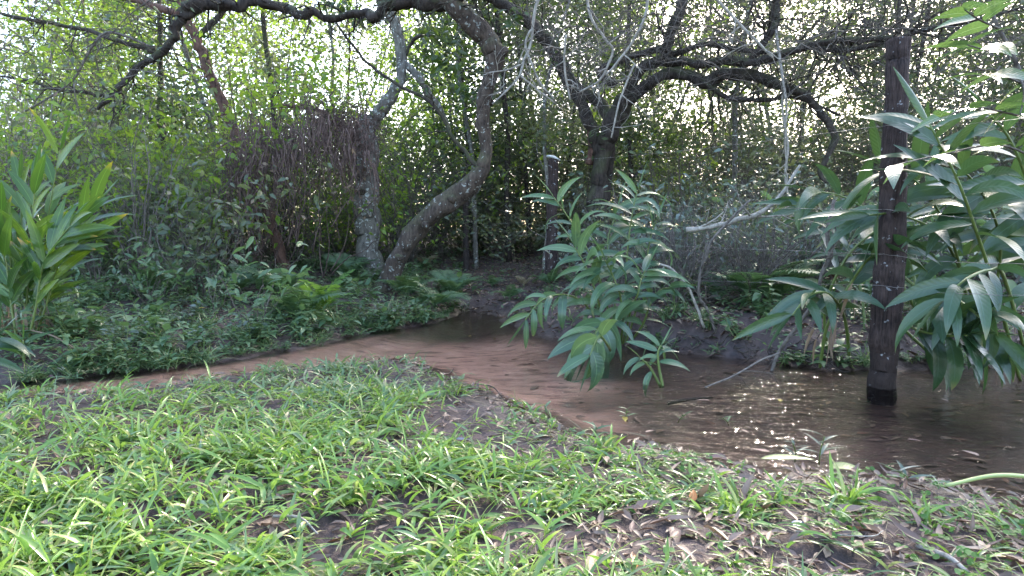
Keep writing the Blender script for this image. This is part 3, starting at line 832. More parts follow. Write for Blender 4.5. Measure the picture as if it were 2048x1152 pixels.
# 5. the curtain of dead vines between them
bv = hit(600, 560)
Yv = bv[1] - .15
vt = thing('vine_tangle', 'dense curtain of dead reddish-brown vines hanging from an arch beside the hollow trunk', 'vine tangle', tuple(bv))
mb = MB()
g = np.random.default_rng(71)
arch = catmull([(452, 372), (478, 318), (512, 278), (552, 250), (600, 226), (648, 210), (692, 236), (728, 285)], 12)
def archp(g):
    i = g.integers(0, len(arch))
    q_ = arch[i] + g.normal(size=2) * np.array([18, 16])
    q_[1] += 34 * float(vnoise(q_[0], 0.0, 34, 77)) + 16 * float(vnoise(q_[0], 0.0, 13, 78)) + abs(g.normal()) * 26
    return q_
for _ in range(950):       # hanging strands
    a = archp(g)
    p0 = P(a[0] + g.normal() * 14, a[1] + g.normal() * 22, Yv + g.normal() * .4)
    ln = g.uniform(.2, 1.5) * (.38 + .7 * math.sin(a[0] * .045 + 1) ** 4) if a[0] < 660 else g.uniform(.2, .7)
    w, _ = walk(p0, (g.normal() * .3, g.normal() * .3, -1), ln, .07, .16, g, -.05)
    tube(mb, w, np.linspace(g.uniform(.003, .007), .002, len(w)), 4)
for _ in range(420):       # strands along the arch and the nest near the trunk
    a = archp(g) if g.random() < .6 else np.array([g.normal(690, 30), g.normal(250, 22)])
    p0 = P(a[0], a[1], Yv + .1 + g.normal() * .18)
    w, _ = walk(p0, (g.choice([-1, 1]) + g.normal() * .4, g.normal() * .4, g.normal() * .55), g.uniform(.2, .75), .05, .30, g)
    tube(mb, w, np.linspace(.004, .002, len(w)), 4)
for _ in range(26):        # slanting stems through the curtain
    p0 = P(g.uniform(470, 700), g.uniform(430, 560), Yv + g.normal() * .3)
    w, _ = walk(p0, (g.normal() * .35, g.normal() * .2, 1), g.uniform(.6, 1.5), .09, .12, g)
    tube(mb, w, np.linspace(.008, .003, len(w)), 5)
mb.build('strands', M['vine'], vt, bv)
mb = MB()
for _ in range(240):
    a = archp(g)
    leaf_cloud(mb, P(a[0], a[1] + g.uniform(-6, 150), Yv + g.normal() * .3), .1, 2, .06, .03, 1, 0, .3, .3, g)
mb.build('withered_leaves', M['dead_leaf'], vt, bv)
mb = MB()
for _ in range(70):
    leaf_cloud(mb, P(g.normal(590, 95), g.normal(190, 45), Yv + .2 + g.normal() * .4), .2, 9, .085, .042, .9, 0, .8, .2, g, fine=True)
mb.build('climbing_leaves', M['lime_leaf'], vt, bv)

# ------------------------------------------------------------------ the fence
pa = hit(1763, 790); pa = G(1763, 787, -0.04)
pb = hit(1102, 562)
pc = hit(933, 543)
fence = thing('wire_fence', 'old wire fence of three wooden posts crossing the stream and running back into the wood', 'fence', tuple(pa))
def post(ctrl, mat, label, seed, lump=.07, cap=False):
    mb = MB()
    pts, rad = limb_path(ctrl, 12, .14, seed)
    tube(mb, pts, rad, 44, 0, lump, seed, .055)
    o = mb.build('post', mat, fence, pa)
    o['label'] = label
    if cap:
        mb = MB()
        e = pts[-1]
        tube(mb, np.array([e + [0, 0, .002], e + [.004, 0, .016], e + [.008, 0, .026]]), [rad[-1] * 1.25, rad[-1] * 1.35, rad[-1] * .9], 12, 0, .1, 3)
        mb.build('cap', M['cap'], o, pa)
    return pts, rad
Ya = pa[1]
post([(1760, 830, Ya, 23), (1763, 787, Ya, 24), (1768, 700, Ya, 24), (1776, 590, Ya, 25), (1782, 470, Ya, 24.5), (1788, 340, Ya, 22.5), (1791, 240, Ya, 21), (1795, 150, Ya, 20), (1797, 78, Ya, 19)], M['post'], 'tall dark weathered post standing in the stream', 81)
post([(1101, 580, pb[1], 11), (1102, 540, pb[1], 11), (1104, 430, pb[1], 10.5), (1107, 318, pb[1], 10)], M['post'], 'short post with a pale flat cap beside the leafy cane clump', 82, .06, True)
post([(933, 555, pc[1], 6.5), (932, 480, pc[1], 6.5), (931, 400, pc[1], 6), (930, 335, pc[1], 6)], M['post_dark'], 'thin black post under the elbow of the leaning tree', 83)
g = np.random.default_rng(84)
def strand(p0, p1, sag=.03):
    mb = MB()
    t = np.linspace(0, 1, 26)
    pts = p0 + (p1 - p0) * t[:, None]
    pts[:, 2] -= sag * 4 * t * (1 - t)
    pts += g.normal(size=pts.shape) * .002
    tube(mb, pts, .0010, 5)
    L = np.linalg.norm(p1 - p0)
    for s in np.arange(.1, L, .17):
        c = p0 + (p1 - p0) * s / L
        c[2] -= sag * 4 * (s / L) * (1 - s / L)
        for _ in range(2):
            v = norm(g.normal(size=3)) * .012
            tube(mb, np.array([c - v, c + v]), .0009, 3)
    mb.build('wire', M['wire'], fence, pa)
pe = np.array([3.6, 1.2, 0])
for (ya, yb, yc) in ((250, 322, 345), (418, 398, 400), (508, 470, 452), (571, 541, 505)):
    A = P(1766 if ya > 400 else 1772, ya, Ya - .06)
    B = P(1104, yb, pb[1] - .03)
    Cc = P(932, yc, pc[1] - .02)
    strand(A, B); strand(B, Cc)
    E = P(2250, ya - 45 if ya < 300 else ya + 12, 2.2)
    strand(A, E)

# ------------------------------------------------------------------ canes (large ginger-like plants)
def cane(parent, base, ctrl3, g, L, W, n, leafmat, r=.009, plane=None, droop=.5, start=.25, spread=.9, stemname='stem', topup=.4, lab=None, face=-.8):
    """stem > leaves; ctrl3 world points"""
    pts = catmull(ctrl3, 8)
    mb = MB()
    tube(mb, pts, np.linspace(r, r * .45, len(pts)), 8, 0, .03)
    st = mb.build(stemname, M['cane'], parent, base)
    if lab: st['label'] = lab
    mb = MB()
    plane = norm(plane if plane is not None else g.normal(size=3) * np.array([1, .5, 0]))
    seg = np.linspace(start, .985, n)
    for k, s in enumerate(seg):
        f = s * (len(pts) - 1)
        i = min(int(f), len(pts) - 2)
        p = pts[i] + (pts[i + 1] - pts[i]) * (f - i)
        T = norm(pts[i + 1] - pts[i])
        side = norm(plane - T * np.dot(plane, T)) * (1 if k % 2 else -1)
        side = norm(side + g.normal(size=3) * .38)
        d = norm(side * spread + T * (topup + .5 * s))
        nn = norm(T * .4 + np.array([0, face, .55]) + g.normal(size=3) * .42)
        sz = (0.72 + .4 * math.sin(math.pi * min(1, .25 + .75 * (1 - s)))) * g.uniform(.68, 1.15)
        leaf_batch(mb, p, d, nn, L * sz, W * sz * g.uniform(.85, 1.1), droop * (1.3 - .55 * s) * g.uniform(.4, 1.7), 9, 'lance', g.uniform(.12, .4))
    p, T = pts[-1], norm(pts[-1] - pts[-2])
    leaf_batch(mb, p, T, norm(plane + [0, 0, .3]), L * .8, W * .55, .12, 9, 'lance', .5)
    lf = mb.build('leaves', leafmat, st, base)
    return st

def from_px(ctrl):
    return np.array([P(*c) for c in ctrl])

# centre clump by the stream
bc = hit(1235, 690)
Yc = bc[1]
g1 = thing('ginger_plant', 'clump of broad-leaved canes leaning over the stream in the middle of the view', 'plant', tuple(bc))
g = np.random.default_rng(91)
for ctrl, L, W, n in [
    ([(1242, 690, Yc), (1250, 590, Yc), (1256, 490, Yc), (1266, 420, Yc), (1274, 385, Yc)], .30, .050, 13),
    ([(1222, 692, Yc), (1212, 600, Yc), (1180, 510, Yc), (1140, 440, Yc), (1108, 395, Yc)], .28, .046, 13),
    ([(1235, 690, Yc + .1), (1228, 590, Yc + .2), (1215, 490, Yc + .25), (1228, 440, Yc + .3), (1234, 415, Yc + .3)], .28, .046, 12),
    ([(1210, 692, Yc), (1180, 620, Yc - .1), (1135, 590, Yc - .2), (1085, 600, Yc - .3), (1050, 640, Yc - .35)], .27, .045, 10),
    ([(1250, 692, Yc), (1275, 610, Yc - .05), (1290, 540, Yc), (1300, 480, Yc), (1312, 440, Yc)], .26, .048, 11),
    ([(1228, 694, Yc - .05), (1205, 630, Yc - .2), (1190, 580, Yc - .25), (1170, 530, Yc - .25), (1150, 495, Yc - .25)], .30, .055, 10),
    ([(1240, 694, Yc - .05), (1246, 640, Yc - .2), (1240, 590, Yc - .3), (1225, 550, Yc - .3), (1210, 520, Yc - .35)], .30, .058, 9),
    ([(1218, 694, Yc), (1225, 655, Yc - .2), (1215, 640, Yc - .4), (1195, 660, Yc - .55), (1180, 690, Yc - .6)], .31, .075, 9),
    ([(1245, 692, Yc), (1262, 620, Yc - .2), (1275, 590, Yc - .3), (1282, 560, Yc - .3), (1290, 540, Yc - .3)], .28, .050, 8),
    ([(1255, 692, Yc), (1285, 650, Yc - .15), (1300, 610, Yc - .2), (1320, 580, Yc - .2), (1345, 575, Yc - .2)], .24, .045, 8)]:
    cane(g1, bc, from_px(ctrl), g, L * 1.08, W * 1.22, n + 4, M['ginger_mid'], plane=np.array([1, g.uniform(-.5, .5), 0]), droop=1.0)
# the big drooping leaves at its foot
bd = hit(1205, 776); bd[2] = min(bd[2], -.02)
g1b = thing('young_ginger_plant', 'low spray of very broad ribbed leaves bending onto the water below the cane clump', 'plant', tuple(bd))
g = np.random.default_rng(92)
cane(g1b, bd, from_px([(1220, 700, bd[1] + .25), (1215, 690, bd[1] + .1), (1200, 672, bd[1] + .02), (1188, 690, bd[1]), (1180, 712, bd[1] - .02)]), g, .26, .085, 7, M['ginger_mid'], plane=np.array([1, .1, 0]), droop=.75, start=.35, spread=.8, topup=.5)
bd2 = hit(1322, 772); bd2[2] = -.02
g1c = thing('young_ginger_plant', 'small upright cane with pointed bright leaves rising from the water right of the clump', 'plant', tuple(bd2))
cane(g1c, bd2, from_px([(1326, 775, bd2[1]), (1318, 735, bd2[1]), (1316, 705, bd2[1]), (1322, 690, bd2[1])]), g, .165, .036, 8, M['ginger_mid'], plane=np.array([1, .2, 0]), droop=.5, start=.35, topup=.2)
cane(g1c, bd2, from_px([(1322, 775, bd2[1] + .03), (1300, 735, bd2[1] + .03), (1280, 715, bd2[1] + .03)]), g, .15, .034, 5, M['ginger_mid'], plane=np.array([1, .2, 0]), droop=.6, start=.4, topup=.2)

# the right-hand clump around the tall post
br = hit(1900, 700)
g2 = thing('ginger_plant', 'big clump of canes with long hanging dark green leaves around the tall post', 'plant', tuple(br))
g = np.random.default_rng(93)
Yr = br[1]
for ctrl, L, W, n, st in [
    ([(1640, 735, Yr - .2), (1655, 650, Yr - .3), (1700, 570, Yr - .4), (1735, 520, Yr - .5), (1765, 500, Yr - .55)], .36, .072, 9, .3),
    ([(1660, 730, Yr), (1650, 620, Yr - .1), (1690, 520, Yr - .2), (1740, 470, Yr - .2), (1770, 455, Yr - .2)], .36, .075, 9, .3),
    ([(1900, 735, Yr + .1), (1800, 560, Yr - .3), (1850, 590, Yr - .6), (1910, 640, Yr - .75), (1960, 668, Yr - .8)], .34, .075, 10, .35),
    ([(1890, 735, Yr), (1790, 640, Yr - .35), (1840, 662, Yr - .6), (1900, 672, Yr - .8), (1935, 670, Yr - .9)], .33, .078, 9, .4),
    ([(2000, 720, Yr + .2), (1930, 560, Yr), (1880, 470, Yr - .3), (1800, 430, Yr - .6), (1740, 430, Yr - .7)], .42, .075, 10, .3),
    ([(1960, 735, Yr), (1935, 600, Yr - .1), (1900, 470, Yr - .2), (1840, 370, Yr - .3), (1760, 330, Yr - .4)], .42, .075, 11, .3),
    ([(1980, 735, Yr), (1990, 600, Yr - .2), (2000, 480, Yr - .4), (1960, 380, Yr - .6), (1880, 300, Yr - .8)], .42, .075, 11, .3),
    ([(2040, 760, Yr - .5), (2000, 610, Yr - .7), (1955, 470, Yr - .9), (1915, 360, Yr - 1.0), (1860, 250, Yr - 1.0)], .40, .070, 9, .5),
    ([(1830, 735, Yr + .1), (1835, 600, Yr + .2), (1800, 480, Yr + .3), (1700, 400, Yr + .3), (1620, 380, Yr + .3)], .38, .07, 10, .3),
    ([(1730, 735, Yr + .2), (1725, 600, Yr + .3), (1690, 480, Yr + .4), (1640, 420, Yr + .4), (1580, 410, Yr + .4)], .34, .062, 9, .3),
    ([(1960, 740, Yr - .2), (1900, 600, Yr - .5), (1930, 610, Yr - .8), (1975, 650, Yr - .95), (2010, 690, Yr - 1.0)], .34, .062, 9, .4),
    ([(2060, 740, Yr - .3), (2010, 560, Yr - .7), (1980, 540, Yr - .9), (1930, 560, Yr - 1.05), (1890, 600, Yr - 1.1)], .34, .062, 9, .4),
    ([(2100, 740, Yr - .2), (2090, 520, Yr - .5), (2060, 380, Yr - .8), (2020, 280, Yr - .9), (1980, 230, Yr - .95)], .40, .075, 10, .3),
    ([(1700, 738, Yr - .1), (1690, 640, Yr - .3), (1660, 590, Yr - .5), (1620, 590, Yr - .6), (1585, 630, Yr - .65)], .31, .06, 9, .35),
    ([(2090, 740, Yr), (2080, 600, Yr - .2), (2060, 480, Yr - .3), (2010, 400, Yr - .4), (1940, 380, Yr - .5)], .42, .08, 10, .3)]:
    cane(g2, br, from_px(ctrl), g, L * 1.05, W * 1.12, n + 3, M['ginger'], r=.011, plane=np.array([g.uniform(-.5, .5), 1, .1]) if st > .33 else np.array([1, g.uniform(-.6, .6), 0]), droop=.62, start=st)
mb = MB()   # withered leaf strips on the canes
for _ in range(16):
    c3 = P(g.uniform(1600, 2040), g.uniform(560, 690), Yr + g.uniform(-.6, .1))
    leaf_batch(mb, c3, np.array([g.normal() * .3, g.normal() * .3, -1]), g.normal(size=3), g.uniform(.12, .28), .022, .1, 6, 'lance', .7)
mb.build('withered_leaves', M['dead_leaf'], g2, br)

# left clump
bl = hit(50, 672)
g3 = thing('ginger_plant', 'tall upright clump of strap-leaved canes with yellowing tips at the left edge', 'plant', tuple(bl))
g = np.random.default_rng(94)
Yl = bl[1]
for k, (x0, x1, x2, ytop, dy) in enumerate([(30, 20, -10, 400, 0), (40, 45, 40, 370, .1), (50, 80, 120, 300, .1), (60, 110, 190, 410, -.1), (45, 60, 70, 360, -.2), (55, 90, 150, 440, -.3), (20, -20, -80, 380, 0), (35, 10, -20, 460, -.3), (65, 120, 170, 480, -.2), (0, -60, -140, 420, .1)]):
    cane(g3, bl, from_px([(x0, 690, Yl + dy), ((x0 + x1) / 2, 610, Yl + dy), (x1, 520, Yl + dy), (x2, ytop, Yl + dy)]), g, .31, .062, 17, M['ginger_bright'], r=.008, plane=np.array([1, g.uniform(-.7, .7), 0]), droop=.35, start=.3, spread=.55, topup=.65)
mb = MB()
for _ in range(34):
    c3 = P(g.uniform(-20, 95), g.uniform(600, 650), Yl + g.uniform(-.25, .1))
    leaf_batch(mb, c3, np.array([g.normal() * .25 + .1, g.normal() * .25 - .1, -1]), g.normal(size=3), g.uniform(.18, .34), .02, .1, 6, 'lance', .6)
for a, b_ in (((60, 660), (165, 708)), ((30, 670), (60, 720))):
    p0, p1 = P(*a, Yl - .3), P(*b_, Yl - .5)
    tube(mb, catmull([p0, (p0 + p1) / 2 + [0, 0, .03], p1], 6), .005, 5)
mb.build('withered_leaves', M['dead_leaf'], g3, bl)
bl2 = hit(-20, 775)
g3b = thing('young_ginger_plant', 'single cane with broad bluish leaves cut off by the lower left edge', 'plant', tuple(bl2))
cane(g3b, bl2, from_px([(-30, 780, bl2[1]), (-34, 730, bl2[1]), (-20, 690, bl2[1]), (-6, 672, bl2[1])]), g, .22, .055, 7, M['ginger'], plane=np.array([1, .3, 0]), droop=.7, start=.3)
bl3 = hit(50, 725)
g3c = thing('young_ginger_plant', 'young cane with one bright upright leaf below the strap-leaved clump', 'plant', tuple(bl3))
cane(g3c, bl3, from_px([(48, 728, bl3[1]), (47, 700, bl3[1]), (46, 680, bl3[1])]), g, .15, .026, 5, M['ginger_bright'], plane=np.array([1, .3, 0]), droop=.4, start=.3)
# the leafy sapling that comes in from the upper right corner, near the camera
bs = G(2150, 900, 0.05); bs = np.array([2.05, 1.75, Hp(2.05, 1.75)])
s1 = thing('broadleaf_sapling', 'slender sapling with pale glossy oval leaves entering at the upper right corner', 'sapling', tuple(bs))
g = np.random.default_rng(101)
mb = MB(); ml = MB()
Ys = 1.95
stem = np.vstack([bs, bs + [0.02, .05, .4], P(2120, 420, Ys), P(2075, 240, Ys), P(2030, 120, Ys), P(1990, 40, Ys), P(1960, -60, Ys)])
sp = catmull(stem, 8)
tube(mb, sp, np.linspace(.011, .004, len(sp)), 7)
for c in ([(2075, 240), (2010, 225), (1950, 215), (1880, 235)], [(2050, 170), (2000, 150), (1950, 150)], [(2020, 100), (1975, 100), (1935, 90)], [(2040, 150), (2048, 190), (2040, 230)], [(2005, 60), (1960, 40), (1930, 20)], [(2060, 210), (2120, 180), (2160, 150)], [(2095, 330), (2000, 290), (1880, 310), (1790, 330)]):
    pts = catmull([P(a, b_, Ys - .05 * i) for i, (a, b_) in enumerate(c)], 6)
    tube(mb, pts, np.linspace(.004, .0018, len(pts)), 5)
    k = len(pts)
    idx = np.linspace(k * .3, k - 1, 6).astype(int)
    dd = norm(np.gradient(pts, axis=0))[idx]
    side = norm(np.cross(dd, [0, 0, 1.0])) * np.array([1, -1] * 3)[:, None]
    leaf_batch(ml, pts[idx], dd * .5 + side + g.normal(size=(6, 3)) * .25, np.array([0, 0, 1.0]) + g.normal(size=(6, 3)) * .35, g.uniform(.10, .165, 6), g.uniform(.034, .052, 6), .35, 9, 'ovate', .2)
mb.build('stem', M['twig'], s1, bs)
ml.build('leaves', M['silver_big'], s1, bs)

# dead branches in the middle of the right half
def stick(name, label, cat, ctrl, mat, seed, kids=0, klen=.3, rmin=.0016, sides=7, group=None):
    g = np.random.default_rng(seed)
    pts, rad = limb_path(ctrl, 8, .4, seed)
    o0 = pts[0].copy()
    mb = MB()
    tube(mb, pts, np.maximum(rad, rmin), sides, 0, .06, seed)
    for _ in range(kids):
        i = g.integers(2, len(pts) - 1)
        dd = norm(pts[i] - pts[i - 1])
        grow(mb, pts[i], norm(dd + g.normal(size=3) * .6), klen * g.uniform(.6, 1.3), max(rad[i] * .5, rmin), 1, g, .18, -.02)
    o = mb.build(name, M[mat], None, o0)
    return tag(o, label, cat, group)
stick('dead_branch', 'bleached broken branch pointing left from the thicket behind the tall post', 'branch', [(1372, 458, 4.6, 5.5), (1420, 455, 4.55, 5), (1480, 438, 4.5, 5), (1530, 420, 4.5, 4.5), (1565, 385, 4.5, 3.5), (1600, 330, 4.5, 2.5)], 'twig_pale', 111, 5)
Yd = hit(1545, 742)[1]
stick('dead_branch', 'thin forked dead branch standing up from the water left of the tall post', 'branch', [(1542, 745, Yd, 3.4), (1560, 700, Yd, 3.6), (1600, 645, Yd, 3.6), (1630, 600, Yd, 3.6), (1645, 545, Yd - .05, 3.8), (1662, 510, Yd - .05, 4.4), (1655, 470, Yd - .05, 4), (1668, 400, Yd, 3)], 'twig', 112, 5, .22)
stick('dead_branch', 'long thin twig trailing down into the riffle between the clump and the post', 'branch', [(1410, 775, 3.15, 1.6), (1470, 750, 3.2, 2), (1520, 722, 3.25, 2.2), (1560, 705, 3.3, 2)], 'twig', 113, 2, .15)
Yk = hit(1440, 660)[1]
stick('dead_branch', 'kinked bare stem arching over the muddy bank behind the riffle', 'branch', [(1432, 668, Yk, 3), (1415, 620, Yk, 3), (1398, 590, Yk, 3), (1402, 540, Yk, 2.8), (1425, 480, Yk, 2.8), (1470, 430, Yk, 2.6), (1500, 400, Yk, 2)], 'twig', 114, 3, .2)
stick('dead_branch', 'bent bare stem beside the cane clump reaching down to the muddy bank', 'branch', [(1408, 655, Yk, 2.8), (1395, 620, Yk, 2.8), (1375, 575, Yk, 3), (1345, 540, Yk, 2.8), (1320, 528, Yk, 2.4)], 'twig_pale', 115, 2, .15)
stick('dead_branch', 'pale twig hanging straight down from the long bough in front of the right-hand thicket', 'branch', [(1565, 171, D2 - 1.1, 2.4), (1566, 230, D2 - 1.2, 2.2), (1576, 290, D2 - 1.25, 2.4), (1570, 350, D2 - 1.3, 2.2), (1578, 420, D2 - 1.3, 2), (1555, 480, D2 - 1.3, 1.5)], 'twig_pale', 116, 6, .25)

# ------------------------------------------------------------------ which landmark a plant stands by
def zone(p):
    v = np.array(p) - [0, 0, CAMH]
    f = v[1] * CP - v[2] * SP
    px = 1024 + F * v[0] / f
    for lim, s in ((230, 'by the left edge'), (420, 'left of the slanting trunk'), (660, 'behind the vine curtain'), (860, 'around the hollow trunk'), (1010, 'under the elbow of the leaning tree'),
                   (1180, 'around the short capped post'), (1400, 'around the spreading tree'), (1640, 'left of the tall post'), (1800, 'behind the tall post')):
        if px < lim: return s
    return 'by the right edge'

USED = set()
def put(proto, loc, rz, sc, label, group):
    if proto.name not in USED:
        USED.add(proto.name)
        o = proto
    else:
        o = copy_tree(proto)
    o.location = loc
    o.rotation_euler = (0, 0, rz)
    o.scale = (sc, sc, sc)
    o['label'] = label
    o['group'] = group
    return o

# ------------------------------------------------------------------ background trees
def proto_tree(seed, h, r, leafm, barkm, nleaf, spread, lean=.05, leaf=(.10, .05), lo=.3):
    g = np.random.default_rng(seed)
    t = thing('slender_tree', None, 'tree')
    mb = MB()
    pts, _ = walk((0, 0, -.1), (g.normal() * lean, g.normal() * lean, 1), h, h / 22, .06, g, .02)
    tube(mb, pts, np.linspace(r, r * .3, len(pts)), 9, 0, .09, seed)
    tips = []
    for _ in range(22):
        i = g.integers(int(len(pts) * lo), len(pts) - 1)
        dd = norm(np.array([g.normal(), g.normal(), .5]))
        grow(mb, pts[i], dd, spread * g.uniform(.6, 1.2), r * .28 * (1 - .5 * i / len(pts)), 2, g, .16, .03, tips, 4, (2, 4))
    mb.build('trunk', barkm, t)
    mb = MB()
    tips = np.array(tips)
    leaf_cloud(mb, tips, .30, nleaf, leaf[0], leaf[1], .8, 0, .7, .25, g)
    mb.build('crown', leafm, t)
    return t
PT = [proto_tree(201, 8.5, .045, M['mid_leaf'], M['bark_dark'], 5200, 1.1, leaf=(.085, .038), lo=.22),
      proto_tree(202, 9.5, .04, M['lime_leaf'], M['bark_pale'], 2300, 1.2, lo=.2),
      proto_tree(203, 7.5, .035, M['mid_leaf'], M['bark_pale'], 4200, 1.0, .12, leaf=(.08, .036), lo=.12),
      proto_tree(204, 9.0, .055, M['dark_leaf'], M['bark_dark'], 5600, 1.3, .09, leaf=(.09, .042), lo=.18),
      proto_tree(205, 6.5, .03, M['lime_leaf'], M['twig'], 2200, .9, .15, lo=.15)]
TL = ['dark-barked slender tree with mid green leaves ', 'pale-barked tall tree with bright lime leaves ', 'thin pale tree with sparse grey-green leaves ', 'stout dark tree with dull dark leaves ', 'thin leaning tree with bright yellow-green leaves ']
g = np.random.default_rng(210)
placed = []
def free(x, y, dmin):
    for a, b_ in placed:
        if (a - x) ** 2 + (b_ - y) ** 2 < dmin * dmin: return False
    placed.append((x, y))
    return True
nt_ = 0
nleft = 0
while nt_ < 90:
    y = g.uniform(8.5, 19)
    x = g.uniform(-1.05, 1.05) * y
    if not free(x, y, .75): continue
    if in_gap(1024 + F * x / y) and y < 15 and g.random() < .9: continue
    if 1460 < 1024 + F * x / y < 1940 and y < 16 and g.random() < .8: continue
    left = x / y < -.12
    if left:
        nleft += 1
        if nleft > 26: continue
    k = g.choice([1, 4, 2, 0, 3], p=[.38, .26, .16, .12, .08] if left else [.06, .05, .25, .36, .28])
    p = (x, y, Hp(x, y))
    put(PT[k], p, g.uniform(0, 6.28), g.uniform(.8, 1.25), TL[k] + zone(p), 'slender trees ' + zone(p))
    nt_ += 1

# understorey shrubs
def proto_shrub(seed, h, leafm, n, L, W, stems=7, spread=.35, bare=.3, fine=True, twigm=None):
    g = np.random.default_rng(seed)
    t = thing('understorey_shrub', None, 'shrub')
    mb = MB(); tips = []
    for _ in range(stems):
        d = norm(np.array([g.normal() * spread, g.normal() * spread, 1]))
        grow(mb, (g.normal() * .06, g.normal() * .06, -.03), d, h * g.uniform(.6, 1.0), .007 + .004 * g.random(), 2, g, .13, .02, tips, 5, (3, 6), 0, .8, .4)
    mb.build('stems', twigm or M['twig'], t)
    tips = np.array(tips)
    tips = tips[tips[:, 2] > h * bare * .6]
    mb = MB()
    leaf_cloud(mb, tips, .13, n, L, W, .9, 0, .9, .25, g, fine=fine, seg=7 if L > .12 else 3)
    mb.build('foliage', leafm, t)
    return t
PS = [proto_shrub(301, 1.7, M['lime_leaf'], 520, .085, .042),
      proto_shrub(302, 1.3, M['mid_leaf'], 480, .08, .036),
      proto_shrub(303, 1.5, M['silver_leaf'], 300, .09, .036),
      proto_shrub(304, 2.3, M['mid_leaf'], 520, .075, .034, 11, .18),
      proto_shrub(305, 2.0, M['lime_leaf'], 600, .07, .036, 9, .25),
      proto_shrub(306, 2.4, M['dark_leaf'], 260, .075, .03, 16, .14, .5)]
SL = ['lime green leafy shrub ', 'mid green bushy shrub ', 'shrub with silvery grey-green leaves ', 'tall thin-stemmed shrub with small green leaves ', 'loose yellow-green sapling shrub ', 'cluster of bare upright stems with few dark leaves ']
PS += [proto_shrub(307, 3.6, M['lime_leaf'], 1100, .085, .045, 8, .22, .3),
       proto_shrub(308, 3.4, M['mid_leaf'], 800, .06, .027, 16, .2, .3),
       proto_shrub(309, 2.4, M['dead_leaf'], 60, .07, .03, 16, .3, .3, True, M['twig_pale'])]
SL += ['tall spreading sapling full of lime green leaves ', 'tall twiggy sapling with small dull leaves ', 'tangle of bare tan stems ']
ns_ = 0
while ns_ < 235:
    y = 5.6 + 8.5 * g.random() ** 1.3
    x = g.uniform(-1.0, 1.0) * y
    if sdf(np.array([x]), np.array([y]))[0] < .45: continue
    u = x / y
    if -.14 < u < .13 and y < 11: continue           # the littered path stays open
    if u > -.5 and u < -.14 and y < 6.3: continue
    if u < -.30 and y < 7 and g.random() < .6: continue
    low = y < 8.8 and -.5 < u < .85
    if -.5 < u < -.17 and y < 8.8: continue
    if not free(x, y, .36): continue
    if u < -.70 and y > 7.5 and g.random() < .4: k = 8
    elif u < -.13: k = g.choice(9, p=[.24, .12, .02, .08, .22, .04, .26, .02, .00])
    elif u < .2: k = g.choice(9, p=[.03, .18, .18, .22, .02, .11, .04, .20, .02])
    else: k = g.choice(9, p=[.03, .22, .13, .18, .04, .15, .04, .16, .05])
    if low and k not in (1, 2): k = int(g.choice([1, 2])) if u > -.1 else int(g.choice([0, 1]))
    if k in (6, 7) and (y < 8 or in_gap(1024 + F * x / y)): k = 1
    p = (x, y, Hp(x, y))
    put(PS[k], p, g.uniform(0, 6.28), g.uniform(.5, .85) if low else g.uniform(.75, 1.2), SL[k] + zone(p), 'understorey shrubs ' + zone(p))
    ns_ += 1

PB = [proto_shrub(321, .75, M['silver_leaf'], 90, .14, .040, 6, .5, .2), proto_shrub(322, .9, M['weed'], 90, .15, .044, 5, .45, .2)]
for o in PB: o.name = 'broadleaf_undershrub'
BL = ['undershrub with long broad grey-green leaves ', 'undershrub with long broad mid green leaves ']
g = np.random.default_rng(330)
for k in range(42):
    px, py = (1420 + 640 * g.random() ** .7, g.uniform(500, 575 if k < 22 else 640)) if k < 30 else (g.uniform(60, 520), g.uniform(560, 680))
    p = hit(px, py)
    kk = int(g.integers(0, 2)) if k < 30 else 1
    put(PB[kk], tuple(p), g.uniform(0, 6.28), g.uniform(.55, 1.1) * (1 if k < 30 else .65), BL[kk] + zone(p), 'broad-leaved undershrubs ' + zone(p))

PK = proto_shrub(331, .95, M['mid_leaf'], 34, .06, .024, 9, .45, .3, True, M['twig'])
PK.name = 'bare_twiggy_shrub'
g = np.random.default_rng(332)
for k in range(15):
    p = hit(g.uniform(1290, 1740), g.uniform(520, 640))
    put(PK, tuple(p), g.uniform(0, 6.28), g.uniform(.6, 1.15), 'nearly leafless twiggy shrub on the dark bank ' + zone(p), 'bare twiggy shrubs ' + zone(p))

# the far wood, one mass of leaves and stems
mb = MB()
g = np.random.default_rng(220)
N = 520
y = g.uniform(16, 34, N); x = g.uniform(-1.25, 1.25, N) * y
c = np.stack([x, y, 1 + 11 * g.random(N) ** 1.25], 1)
c = c[~(np.array([in_gap(1024 + F * u) for u in c[:, 0] / c[:, 1]]) & (c[:, 2] > .85 + .17 * c[:, 1]))]
N = len(c)
leaf_cloud(mb, c, g.uniform(.9, 2.0, N), 95000, .17, .09, .8, 0, .6, .2, g)
n3 = 460
y = g.uniform(11, 19, n3); x = g.uniform(-1.15, 1.15, n3) * y
leaf_cloud(mb, np.stack([x, y, .7 + 2.4 * g.random(n3) ** 1.3], 1), g.uniform(.5, 1.1, n3), 105000, .11, .055, .8, 0, .6, .2, g)
for _ in range(170):
    y = g.uniform(15, 32); x = g.uniform(-1.1, 1.1) * y
    w, _ = walk((x, y, .7), (g.normal() * .2, g.normal() * .12, 1), g.uniform(4, 9), .8, .14, g, .02)
    tube(mb, w, np.linspace(g.uniform(.03, .09), .02, len(w)), 6, 1)
fw = mb.build('far_woods', [M['mid_leaf'], M['bark_pale']])
tag(fw, 'hazy mass of far leaves and thin stems closing the view with bright sky showing through', 'woods', kind='stuff')

